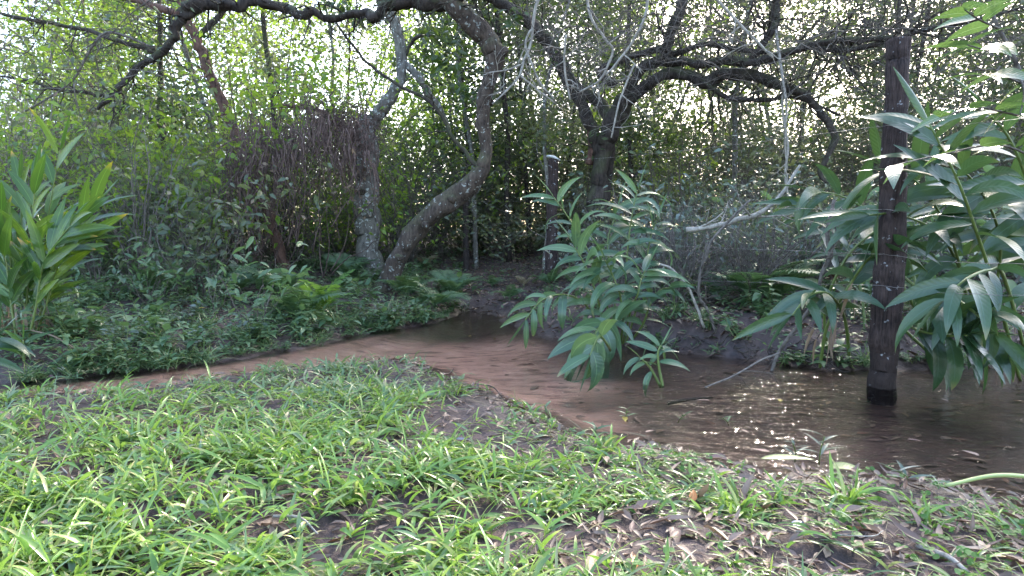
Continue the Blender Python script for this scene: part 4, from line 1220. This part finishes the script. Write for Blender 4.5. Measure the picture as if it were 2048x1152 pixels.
# ------------------------------------------------------------------ ferns
def frond_mesh(seed, L, n, pl, pw, mat, arch=.9):
    g = np.random.default_rng(seed)
    t = np.linspace(0, 1, 22)
    ang = R(68) - arch * 1.5 * t
    dx, dz = np.cos(ang), np.sin(ang)
    st = L / 21
    x = np.concatenate([[0], np.cumsum(dx[:-1] * st)]); z = np.concatenate([[0], np.cumsum(dz[:-1] * st)])
    pts = np.stack([x, 0.03 * L * np.sin(t * 3 + seed), z], 1)
    mb = MB()
    tube(mb, pts, np.linspace(.0035, .0012, 22), 4)
    T = norm(np.gradient(pts, axis=0))
    s = np.linspace(.16, .985, n)
    f = s * 21; i = np.minimum(f.astype(int), 20)
    p = pts[i] + (pts[i + 1] - pts[i]) * (f - i)[:, None]
    Ti = T[i]
    nn = np.cross(Ti, [0, 1.0, 0]); nn *= np.sign(nn[:, 2:3] + 1e-6)
    ln = pl * np.sin(np.pi * (s * .82 + .16)) ** .8
    for sg in (1, -1):
        d = np.array([0, sg, 0.0]) + Ti * .45 + g.normal(size=(n, 3)) * .06
        leaf_batch(mb, p, d, nn, ln * g.uniform(.9, 1.1, n), pw, .18, 4, 'lance', .12)
    return mb.mesh('frond', mat)
def proto_fern(seed, L, nf, mat, arch=.9):
    g = np.random.default_rng(seed)
    t = thing('fern', None, 'fern')
    ms_ = [frond_mesh(seed + k, L * (1 - .12 * k), 26, L * .27, L * .030, mat, arch * g.uniform(.8, 1.2)) for k in range(3)]
    for k in range(nf):
        o = bpy.data.objects.new('frond', ms_[k % 3])
        COL.objects.link(o)
        o.parent = t
        o.rotation_euler = (g.normal() * .12, g.normal() * .15, 6.283 * k / nf + g.normal() * .3)
        s = g.uniform(.75, 1.1)
        o.scale = (s, s, s)
    return t
PF = [proto_fern(401, .55, 8, M['fern']), proto_fern(402, .42, 7, M['fern'], 1.1), proto_fern(403, .7, 9, M['fern_lime'], .8), proto_fern(404, .38, 5, M['fern_pale'], 1.0)]
FL = ['grey-green fern with long arching fronds ', 'low spreading dark green fern ', 'bright green fern standing tall ', 'small withered straw-coloured fern ']
g = np.random.default_rng(410)
for px, py, k, sc, lab in [(640, 628, 2, .62, 'bright fern fanning over the left bank, nearest the stream'), (598, 640, 0, .85, 'blue-green fern drooping over the left bank beside the bright fern'),
                     (815, 600, 0, .8, 'fern at the foot of the leaning trunk, its fronds hanging to the water'), (868, 622, 1, 1.2, 'low fern between the leaning trunk and the inlet of the stream'), (905, 596, 0, .85, 'arching fern right of the leaning trunk base'),
                     (1048, 575, 3, .7, 'pale withered frond left of the short capped post'), (1098, 572, 1, .9, 'dark fern at the base of the short capped post'),
                     (690, 560, 0, 1.0, 'fern standing left of the hollow trunk'), (655, 520, 0, 1.15, 'tall fern in front of the vine curtain'), (560, 600, 0, 1.0, 'fern below the vine curtain'), (480, 590, 1, 1.1, 'fern below and left of the vine curtain'),
                     (1465, 470, 2, 1.1, 'upright yellow-green fern far back left of the tall post'), (1500, 610, 0, 1.1, 'fern at the edge of the shrubs left of the tall post'), (1560, 600, 0, 1.0, 'fern close behind the forked dead branch'), (1440, 600, 1, 1.1, 'dark fern above the muddy bank'), (1390, 560, 1, 1.0, 'fern right of the cane clump'),
                     (790, 545, 1, .9, 'small fern between the hollow trunk and the leaning trunk'), (850, 535, 3, .9, 'thin pale fern under the leaning trunk'), (320, 600, 0, .9, 'fern among the weeds on the left bank'), (1020, 600, 1, .7, 'small fern on the right of the littered path'), (985, 575, 1, .6, 'smallest fern on the littered path'),
                     (1610, 560, 0, 1.1, 'fern in the dark under the hanging broken bough'), (1335, 590, 0, .9, 'fern right behind the cane clump')]:
    p = hit(px, py)
    put(PF[k], tuple(p), g.uniform(0, 6.28), sc * 1.2, lab, 'ferns on the banks')

# ------------------------------------------------------------------ weeds and tufts on the banks
def proto_weed(seed, h, n, L, W, mat, prof='ovate'):
    g = np.random.default_rng(seed)
    t = thing('broadleaf_weed', None, 'weed')
    mb = MB(); ml = MB()
    for _ in range(n):
        w, _ = walk((g.normal() * .05, g.normal() * .05, -.01), (g.normal() * .5, g.normal() * .5, 1), h * g.uniform(.5, 1.1), h / 6, .16, g)
        tube(mb, w, np.linspace(.0028, .0012, len(w)), 4)
        k = 7
        f = np.linspace(.35, .99, k) * (len(w) - 1); i = np.minimum(f.astype(int), len(w) - 2)
        p = w[i] + (w[i + 1] - w[i]) * (f - i)[:, None]
        d = rdir(k, .3, g) + [0, 0, .15]
        leaf_batch(ml, p, d, np.array([0, 0, 1.0]) + g.normal(size=(k, 3)) * .3, L * g.uniform(.6, 1.2, k), W * g.uniform(.8, 1.2, k), .35, 4, prof, .2)
    mb.build('stems', M['cane'], t)
    ml.build('leaves', mat, t)
    return t
def proto_tuft(seed, n, L, W, mat, name='grass_tuft', cat='grass tuft', up=1.0, sp=.035):
    g = np.random.default_rng(seed)
    mb = MB()
    d = g.normal(size=(n, 3)) * [.75, .75, 0] + [0, 0, up]
    b_ = g.normal(size=(n, 3)) * [sp, sp, 0] - [0, 0, .01]
    leaf_batch(mb, b_, d, rdir(n, 1, g) + [0, 0, .5], L * g.uniform(.5, 1.2, n), W * g.uniform(.7, 1.2, n), g.uniform(.3, .9, n), 5, 'blade', .3)
    o = mb.build(name, mat)
    return tag(o, None, cat)
PW = [proto_weed(501, .22, 7, .075, .034, M['weed']), proto_weed(502, .16, 8, .06, .022, M['weed'], 'lance'), proto_weed(503, .30, 6, .10, .050, M['weed']), proto_weed(504, .2, 9, .06, .026, M['silver_leaf'])]
WL = ['green oval-leaved weed ', 'low weed with narrow leaves ', 'taller weed with broad leaves ', 'weed with small grey-green leaves ']
PG = [proto_tuft(511, 34, .17, .010, M['grass_grey']), proto_tuft(512, 26, .13, .011, M['grass_grey']), proto_tuft(513, 44, .22, .009, M['grass_grey'])]
GL = ['grey-green grass tuft ', 'short broad-bladed grass tuft ', 'long drooping grass tuft ']
g = np.random.default_rng(520)
def bank_zone(px, py):
    if px < 260: a = 'by the left edge'
    elif px < 480: a = 'on the left bank below the slanting trunk'
    elif px < 660: a = 'on the left bank below the vine curtain'
    elif px < 800: a = 'on the bank below the hollow trunk'
    elif px < 980: a = 'on the bank below the leaning tree'
    elif px < 1150: a = 'beside the littered path near the capped post'
    elif px < 1450: a = 'on the muddy bank behind the cane clump'
    elif px < 1760: a = 'on the muddy bank left of the tall post'
    else: a = 'on the bank right of the tall post'
    return a
cnt = 0
while cnt < 420:
    r_ = g.random()
    if r_ < .68:
        px = g.uniform(60, 880); py = g.uniform(490, np.interp(px, [60, 150, 480, 720, 880], [745, 738, 697, 655, 636]))
        if py > 560 and px < 110: continue
    elif r_ < .8:
        px = g.uniform(880, 1200); py = g.uniform(480, 640)
        if 930 < px < 1060 and g.random() < .75: continue
    else:
        px = g.uniform(1320, 2040); py = g.uniform(500, 690)
        if py > 640 and g.random() < .7: continue
    p = hit(px, py)
    if sdf(p[:1], p[1:2])[0] < .03: continue
    z_ = bank_zone(px, py)
    if py > 600 and px < 900 and g.random() < .5 or g.random() < .22:
        k = g.integers(0, 3)
        put(PG[k], tuple(p), g.uniform(0, 6.28), g.uniform(.6, 1.1), GL[k] + z_, 'grass tufts ' + z_)
    else:
        k = g.choice(4, p=[.34, .26, .22, .18])
        put(PW[k], tuple(p), g.uniform(0, 6.28), g.uniform(.6, 1.25), WL[k] + z_, 'weeds ' + z_)
    cnt += 1

k = 0
while k < 110:
    px = g.uniform(40, 900) if k < 85 else g.uniform(1180, 2040)
    fy = np.interp(px, [p_[0] for p_ in FAR[::-1]], [p_[1] for p_ in FAR[::-1]])
    p = hit(px, fy - g.uniform(2, 16))
    kk = int(g.integers(0, 3))
    k += 1
    z_ = bank_zone(px, fy)
    if k % 3:
        put(PG[kk], tuple(p), g.uniform(0, 6.28), g.uniform(.5, .85), GL[kk].replace('tuft ', 'tuft over the water ') + z_, 'grass tufts over the water ' + z_)
    else:
        put(PW[kk], tuple(p), g.uniform(0, 6.28), g.uniform(.5, .9), WL[kk].replace('weed ', 'weed by water ') + z_, 'weeds at the water ' + z_)

# a dense mat of tiny leaves between the weeds
mb = MB()
g = np.random.default_rng(530)
n = 75000
y = 3.6 + 9 * g.random(n) ** 1.5; x = g.uniform(-1.0, 1.0, n) * y
d_ = sdf(x, y)
dens = sstep(.04, .2, d_) * np.where(x / y < -.12, 1.0, .35) * (0.45 + .55 * (vnoise(x, y, .45, 31) > -.15))
ok = is_far(x, y) & (d_ > .03) & (g.random(n) < dens)
x, y = x[ok], y[ok]
b_ = np.stack([x, y, H(x, y) + .15 * g.random(len(x)) ** 2], 1)
leaf_batch(mb, b_, rdir(len(x), .3, g) + [0, 0, .2], rdir(len(x), 1, g) * .5 + [0, 0, 1], g.uniform(.025, .07, len(x)), g.uniform(.010, .026, len(x)), .3, 3, 'ovate', .2)
gc = mb.build('ground_cover', M['weed'])
tag(gc, 'mat of tiny green leaves covering the far banks between the weeds', 'ground cover', kind='stuff')

# ------------------------------------------------------------------ the near bank: grass, clover, litter
def pix(x, y, z):
    v = np.stack([x, y, z - CAMH], -1)
    f = v[..., 1] * CP - v[..., 2] * SP
    u = v[..., 1] * SP + v[..., 2] * CP
    return 1024 + F * v[..., 0] / f, 576 - F * u / f
mb = MB(); mg = MB()
g = np.random.default_rng(600)
n = 19000
y = 1.0 + 3.6 * g.random(n); x = g.uniform(-1.05, 1.05, n) * (y + .25)
d_ = sdf(x, y)
z = H(x, y)
# lush on the left, thin and patchy towards the lower right and along the water
lush = sstep(.95, -.35, x + .35 * vnoise(x, y, .5, 41) - .15 * (y - 1.6))
patch = sstep(-.32, .38, vnoise(x, y, .32, 42) + .5 * vnoise(x, y, .13, 43))
dens = np.clip(.30 + .85 * lush, 0, 1) * np.clip(.10 + .9 * patch + .26 * lush, 0, 1) * (1 - .55 * sstep(2.3, 2.9, y) * (vnoise(x, y, .38, 48) > 0)) * np.where(d_ < .2, .7, 1)
gpx, gpy = pix(x, y, z)
bare = np.maximum.reduce([sstep(1, .35, ((gpx - cx_) / rx_) ** 2 + ((gpy - cy_) / ry_) ** 2) for cx_, cy_, rx_, ry_ in ((690, 1095, 130, 60), (1130, 1105, 270, 75), (1330, 1085, 220, 55), (1850, 1090, 160, 50), (1000, 800, 90, 30), (330, 790, 80, 22), (480, 765, 60, 16), (930, 850, 120, 45), (1330, 890, 130, 30), (100, 950, 120, 22), (1650, 1120, 150, 40), (800, 900, 70, 22), (360, 980, 60, 18))])
dens = dens * (1 - .88 * bare) * np.where(x > -.6, sstep(.0, .16, d_) * .8 + .2, 1)
ok = (~is_far(x, y)) & (z > .002) & (g.random(n) < dens)
x, y, z, d_, lush = x[ok], y[ok], z[ok], d_[ok], lush[ok]
print('grass shoots', len(x))
flow = np.stack([.8 + .4 * vnoise(x, y, .6, 44), -.35 + .8 * vnoise(x, y, .5, 45), 0 * x], 1)
for rep in range(5):
    k = len(x)
    sgn = g.choice([-1, 1], k, p=[.35, .65])
    d = flow * sgn[:, None] * g.uniform(.2, 1.2, k)[:, None] + g.normal(size=(k, 3)) * [.55, .55, .12] + np.stack([0 * x, 0 * x, g.uniform(.25, 1.0, k)], 1)
    base = np.stack([x, y, z], 1) + g.normal(size=(k, 3)) * [.012, .012, 0] + np.stack([0 * x, 0 * x, .028 * g.random(k) * (0.4 + lush)], 1)
    L = g.uniform(.045, .105, k) * (1 + .5 * (g.random(k) < .15)) * (1 + .35 * vnoise(x, y, .2, 47)) * (.68 + .36 * lush) * np.where(d_ < .25, .7, 1)
    W = g.uniform(.007, .0145, k) * (.70 + .35 * lush)
    thin = g.random(k) < .13
    W = np.where(thin, W * .45, W); L = np.where(thin, L * 1.45, L)
    grey = (g.random(k) < sstep(2.2, 3.6, y) * .8 + .15 + .3 * (1 - lush))
    for sel, tgt in ((~grey, mb), (grey, mg)):
        if sel.any():
            leaf_batch(tgt, base[sel], d[sel], rdir(sel.sum(), 1, g) * .6 + [0, 0, 1], L[sel], W[sel], g.uniform(.25, .85, sel.sum()), 5, 'lance', .3)
gr = mb.build('grass', M['grass'])
tag(gr, 'lush bright green broad-bladed grass spreading over the near bank', 'grass', kind='stuff')
gr2 = mg.build('grass', M['grass_grey'])
tag(gr2, 'duller grey-green grass thinning out along the near water edge', 'grass', kind='stuff')

PN = [proto_tuft(521, 30, .15, .013, M['grass'], up=.9, sp=.02), proto_tuft(522, 22, .12, .015, M['grass'], up=.7, sp=.02)]
g = np.random.default_rng(620)
for k, (px, py) in enumerate([(960, 1075), (1292, 985), (1205, 905), (420, 1095), (560, 905), (170, 1080), (700, 1010), (300, 985), (1060, 955), (820, 940), (480, 850), (60, 1010), (1480, 1030), (1850, 1050), (1130, 1030), (640, 800), (1700, 1010), (250, 880), (880, 1120), (1560, 1010)]):
    p = hit(px, py)
    side = 'left' if px < 680 else 'middle' if px < 1250 else 'right'
    put(PN[k % 2], tuple(p), g.uniform(0, 6.28), g.uniform(.7, 1.1), ('taller arching grass tuft' if k % 2 == 0 else 'broad-bladed flat grass tuft') + ' standing out of the near bank grass, ' + side + ' part', 'tufts in the near grass, ' + side + ' part')

# clover rosettes low on the lower right
mb = MB()
n = 620
y = 1.0 + 1.5 * g.random(n); x = g.uniform(.1, 1.0, n) * (y + .15)
d_ = sdf(x, y)
ok = (~is_far(x, y)) & (d_ > .02) & (vnoise(x, y, .25, 51) > -.1)
x, y = x[ok], y[ok]
z = H(x, y)
for q_ in range(3):
    a = g.uniform(0, 6.28, len(x)) * 0 + q_ * 2.1 + x * 50
    dd = np.stack([np.cos(a), np.sin(a), .15 + 0 * a], 1)
    leaf_batch(mb, np.stack([x, y, z + .022 + .012 * np.sin(x * 90)], 1), dd, np.array([0, 0, 1.0]) + g.normal(size=(len(x), 3)) * .45, g.uniform(.011, .02, len(x)), .017, .1, 4, 'round', .1)
cl = mb.build('clover', M['clover'])
tag(cl, 'patches of small round clover leaves among the litter at lower right', 'clover', kind='stuff')

# fallen leaves
def litter(n, ylo, yhi, L, W, keepf, mat, label, seed, lift=.006):
    g = np.random.default_rng(seed)
    y = ylo + (yhi - ylo) * g.random(n); x = g.uniform(-1.0, 1.0, n) * (y + .2)
    ok = keepf(x, y, g)
    x, y = x[ok], y[ok]
    k = len(x)
    b_ = np.stack([x, y, np.maximum(H(x, y), .002) + lift + .012 * g.random(k)], 1)
    mb = MB()
    s = g.uniform(.4, 1.1, k) ** 1.0 * (1 + .6 * (g.random(k) < .12))
    leaf_batch(mb, b_, rdir(k, .16, g), rdir(k, 1, g) * .45 + [0, 0, 1], L * s, W * s * g.uniform(.6, 1.2, k), g.uniform(-.5, .5, k), 4, 'ovate', .7)
    # curl: the folded blades already stand a little off the soil
    o = mb.build('leaf_litter', mat)
    tag(o, label, 'leaf litter', kind='stuff')
def near_keep(x, y, g):
    d = sdf(x, y)
    return (~is_far(x, y)) & (d > -.03) & (g.random(len(x)) < .42 + .6 * (d < .14) + .58 * sstep(-.4, .7, x - .2 * (y - 1.5)))
litter(13000, 1.0, 4.4, .056, .0165, near_keep, M['litter'], 'brown curled dead leaves scattered over the soil of the near bank', 610)
def far_keep(x, y, g):
    d = sdf(x, y)
    return is_far(x, y) & (d > .02) & (g.random(len(x)) < np.where((x / y > -.2), .95, .3))
litter(26000, 3.2, 13, .075, .032, far_keep, M['litter_far'], 'carpet of fallen leaves on the far banks and the path into the wood', 611)
def in_keep(x, y, g):
    d = sdf(x, y)
    return (d < -.02) & (x > -.2) & (g.random(len(x)) < .5 * sstep(-.1, .9, x) + .06)
def sunk(n):
    g = np.random.default_rng(612)
    y = 1.6 + 4 * g.random(n); x = g.uniform(-.9, 1.0, n) * (y + .2)
    ok = in_keep(x, y, g)
    x, y = x[ok], y[ok]; k = len(x)
    mb = MB()
    leaf_batch(mb, np.stack([x, y, H(x, y) + .004], 1), rdir(k, .08, g), rdir(k, 1, g) * .25 + [0, 0, 1], g.uniform(.04, .1, k), g.uniform(.012, .035, k), .05, 4, 'ovate', .2)
    o = mb.build('sunken_leaves', M['litter'])
    tag(o, 'dead leaves lying on the stream bed under the riffle', 'leaf litter', kind='stuff')
sunk(2600)

mb = MB()
g = np.random.default_rng(613)
n = 1500
y = 1.0 + 3.2 * g.random(n); x = g.uniform(-1.0, 1.0, n) * (y + .2)
ok = (~is_far(x, y)) & (sdf(x, y) > .03)
x, y = x[ok], y[ok]; k = len(x)
leaf_batch(mb, np.stack([x, y, H(x, y) + g.uniform(.004, .04, k)], 1), rdir(k, .22, g), rdir(k, 1, g), g.uniform(.04, .14, k), g.uniform(.0018, .0035, k), g.uniform(0, .4, k), 4, 'blade', .5)
tag(mb.build('dry_straw', M['fern_pale']), 'dry straw and dead stalks strewn through the grass of the near bank', 'straw', kind='stuff')

# single fallen leaves that stand out
def fallen(label, px, py, L, W, az, mat, fold=.35, droop=.05, tilt=.05, prof='ovate', lift=.012, name='fallen_leaf', cat='leaf'):
    p = hit(px, py); p[2] = max(p[2], 0) + lift
    mb = MB()
    d = np.array([math.cos(R(az)), math.sin(R(az)), tilt])
    leaf_batch(mb, p - d * L / 2, d, np.array([0, -.15, 1.0]), L, W, droop, 12, prof, fold)
    return tag(mb.build(name, M[mat], None, p), label, cat)
fallen('long olive green leaf lying along the water edge with an orange stalk end', 1575, 930, .19, .040, -8, 'olive_leaf', .25, .12, .12, 'lance', .03)
fallen('broad pale green leaf beside the olive leaf, curling into the water', 1700, 945, .13, .055, -25, 'olive_leaf', .3, .5, .3, 'ovate', .02)
fallen('pale tan curled leaf at the edge of the mud', 1452, 955, .075, .035, 8, 'tan_leaf', .6, .1, .1)
fallen('bright orange leaf standing out in the grass', 1386, 1008, .045, .024, 70, 'orange_leaf', .4, .1, .6, lift=.03)
fallen('dusky blue-grey leaf among the clover', 1600, 1056, .05, .026, 20, 'blue_leaf', .2)
fallen('wide grey-green leaf half under water at the right bank', 1890, 975, .11, .05, 20, 'silver_leaf', .15, .1)
fallen('pinkish tan leaf upright in the lush grass', 574, 968, .045, .02, 60, 'tan_leaf', .5, .1, .8, lift=.05)
fallen('brown leaf lying on the grass tips near the back of the lush grass', 632, 827, .06, .018, -12, 'brown_leaf', .4, lift=.05)
fallen('brown leaf on the grass at the lower left', 98, 1088, .055, .018, -30, 'tan_leaf', .4, lift=.05)
fallen('brown strip of leaf flat on the mud by the short grass', 1650, 1075, .07, .02, -5, 'brown_leaf', .4)
fallen('long brown leaf at lower right of the bare soil', 1370, 1115, .075, .017, -70, 'tan_leaf', .4)
fallen('tan pod-like leaf standing on the bare soil', 1265, 1065, .05, .014, 70, 'brown_leaf', .6, .05, .3)
fallen('copper brown leaf at the bottom of the bare soil', 1270, 1140, .06, .017, 80, 'orange_leaf', .5)
fallen('crumpled brown leaf at the water edge below the riffle', 1430, 928, .085, .04, 160, 'brown_leaf', .7, .2, .15, lift=.02)
fallen('yellow leaf caught in the weeds of the left bank', 485, 622, .05, .028, 40, 'yellow_leaf', .3, .1, .5, lift=.10)
fallen('yellow-green leaf hanging over weeds left of the yellow leaf', 405, 640, .06, .02, 10, 'yellow_leaf', .3, .1, .1, lift=.10)
fallen('dark purple leaf lying on mud at the right of the grass', 925, 892, .06, .02, -10, 'blue_leaf', .3)

for k, (px, py) in enumerate([(1010, 742), (1090, 720), (1250, 838), (1300, 862), (1405, 800), (1490, 862), (1560, 800), (1660, 905), (1830, 880), (1940, 905), (940, 672), (760, 690), (1520, 900), (1890, 800)]):
    p = G(px, py, .004)
    mb = MB()
    a = k * 2.3
    d = np.array([math.cos(a), math.sin(a), 0])
    L_ = .045 + .04 * ((k * 7) % 5) / 5
    leaf_batch(mb, p - d * L_ / 2, d, np.array([0, 0, 1.0]), L_, L_ * .34, .03, 8, 'ovate', .25)
    o = mb.build('floating_leaf', M[('brown_leaf', 'tan_leaf', 'yellow_leaf', 'brown_leaf')[k % 4]], None, p)
    tag(o, ('dark brown leaf', 'tan leaf', 'yellow leaf', 'dark brown leaf')[k % 4] + ' floating on the stream ' + ('right of the cane clump' if px > 1200 else 'left of the cane clump'), 'leaf', 'leaves floating on the stream')

# sticks on the near bank
def ground_stick(label, a, b_, r, mat, seed, lift=.012, bend=.02):
    p0, p1 = hit(*a), hit(*b_)
    p0[2] += lift; p1[2] += lift
    g = np.random.default_rng(seed)
    m_ = (p0 + p1) / 2 + np.array([g.normal() * bend, g.normal() * bend, .012])
    pts = catmull([p0, m_, p1], 8)
    mb = MB()
    tube(mb, pts, np.linspace(r, r * .55, len(pts)), 7, 0, .1, seed)
    tag(mb.build('fallen_stick', M[mat], None, p0), label, 'stick')
ground_stick('grey stick pointing into the grass at the bottom of the picture', (548, 1064), (636, 1092), .0042, 'twig_pale', 1, .03)
ground_stick('thick pale brown stick at the lower right corner', (1835, 1105), (1935, 1165), .0075, 'twig_pale', 2)
ground_stick('thin straw lying level across the clover', (1590, 1086), (1765, 1084), .0018, 'twig_pale', 3, .02)
ground_stick('short pale twig upright in the grass on the left', (120, 950), (148, 985), .003, 'twig_pale', 4, .04)
ground_stick('dark wet stick lying in the water below the drooping broad leaves', (1335, 778), (1425, 772), .010, 'twig_dark', 5, .02)
ground_stick('dark twig on the mud by the short grass', (950, 765), (1005, 800), .004, 'twig_dark', 6)
ground_stick('dark root running along the foot of the muddy bank', (1590, 712), (1755, 708), .004, 'twig_dark', 7, .03)
p0, p1 = hit(1890, 985), P(2080, 955, 1.95)
mb = MB()
tube(mb, catmull([p0 + [0, 0, .02], (p0 + p1) / 2 + [0, 0, .03], p1], 8), np.linspace(.006, .008, 17), 8, 0, .05)
tag(mb.build('green_stalk', M['olive_leaf'], None, p0), 'yellow-green stalk lying over the bank at the right edge', 'stalk')
mb = MB()
g = np.random.default_rng(640)
o0 = hit(1480, 712)
for _ in range(34):
    px = g.uniform(1350, 1640)
    fy = np.interp(px, [p_[0] for p_ in FAR[::-1]], [p_[1] for p_ in FAR[::-1]])
    p0 = hit(px, fy - g.uniform(10, 34)) + [0, 0, .012]
    w, _ = walk(p0, (g.normal() * .6, -1, -.35), g.uniform(.15, .4), .035, .3, g)
    w[:, 2] = np.maximum(w[:, 2], H(w[:, 0], w[:, 1]) + .004)
    tube(mb, w, np.linspace(g.uniform(.004, .009), .002, len(w)), 5)
tag(mb.build('exposed_roots', M['twig_dark'], None, o0), 'dark tangled roots hanging over the muddy bank behind the riffle', 'roots')
# pebble
p0 = hit(125, 742)
bm_ = MB()
t_ = np.linspace(-1, 1, 7)
tube(bm_, p0 + np.stack([t_ * .035, 0 * t_, .012 + 0 * t_], 1), np.sqrt(np.clip(1.05 - t_ ** 2, .05, 1)) * .016, 10, 0, .08, 3)
tag(bm_.build('pebble', M['stone'], None, p0), 'pale pebble on the mud at the left end of the stream', 'pebble')

# little upright sprouts at the water's edge
def sprout(label, px, py, h, n, L, W, mat, seed, dry=False):
    g = np.random.default_rng(seed)
    p = hit(px, py); p[2] = max(p[2], -.02)
    t = thing('weed_sprout', label, 'sprout', tuple(p))
    mb = MB()
    w = catmull([p, p + [g.normal() * .01, 0, h * .5], p + [g.normal() * .02, 0, h]], 6)
    tube(mb, w, .0022, 5)
    mb.build('stem', M['cane'], t, p)
    mb = MB()
    i = np.linspace(4, len(w) - 1, n).astype(int)
    a = np.arange(n) * 2.4 + seed
    d = np.stack([np.cos(a), np.sin(a) * .6, .45 + 0 * a], 1)
    leaf_batch(mb, w[i], d, np.array([0, 0, 1.0]) + g.normal(size=(n, 3)) * .2, L * g.uniform(.8, 1.15, n), W, .3, 6, 'lance', .3)
    mb.build('leaves', M[mat], t, p)
sprout('tall grey-green sprout with long leaves behind the olive fallen leaf', 1638, 925, .115, 7, .085, .013, 'silver_leaf', 1)
sprout('shorter sprout left of the tall grey-green sprout', 1590, 915, .075, 7, .06, .010, 'silver_leaf', 2)
sprout('pointed tuft-like sprout right of the pale green fallen leaf', 1800, 975, .07, 7, .075, .011, 'silver_leaf', 3)
sprout('small sprout standing in the shallow water in front of the broad leaves', 1255, 835, .06, 6, .05, .011, 'weed', 4)
sprout('small sprout alone in the riffle', 1458, 845, .035, 4, .045, .008, 'weed', 5)
sprout('thin sprout in the water left of the riffle', 1356, 838, .04, 4, .045, .008, 'weed', 6)
sprout('sprout on the wet edge of the grass', 1190, 880, .07, 7, .07, .011, 'weed', 7)
sprout('sprout beside the muddy cove of the near bank', 1100, 830, .06, 7, .06, .011, 'weed', 8)
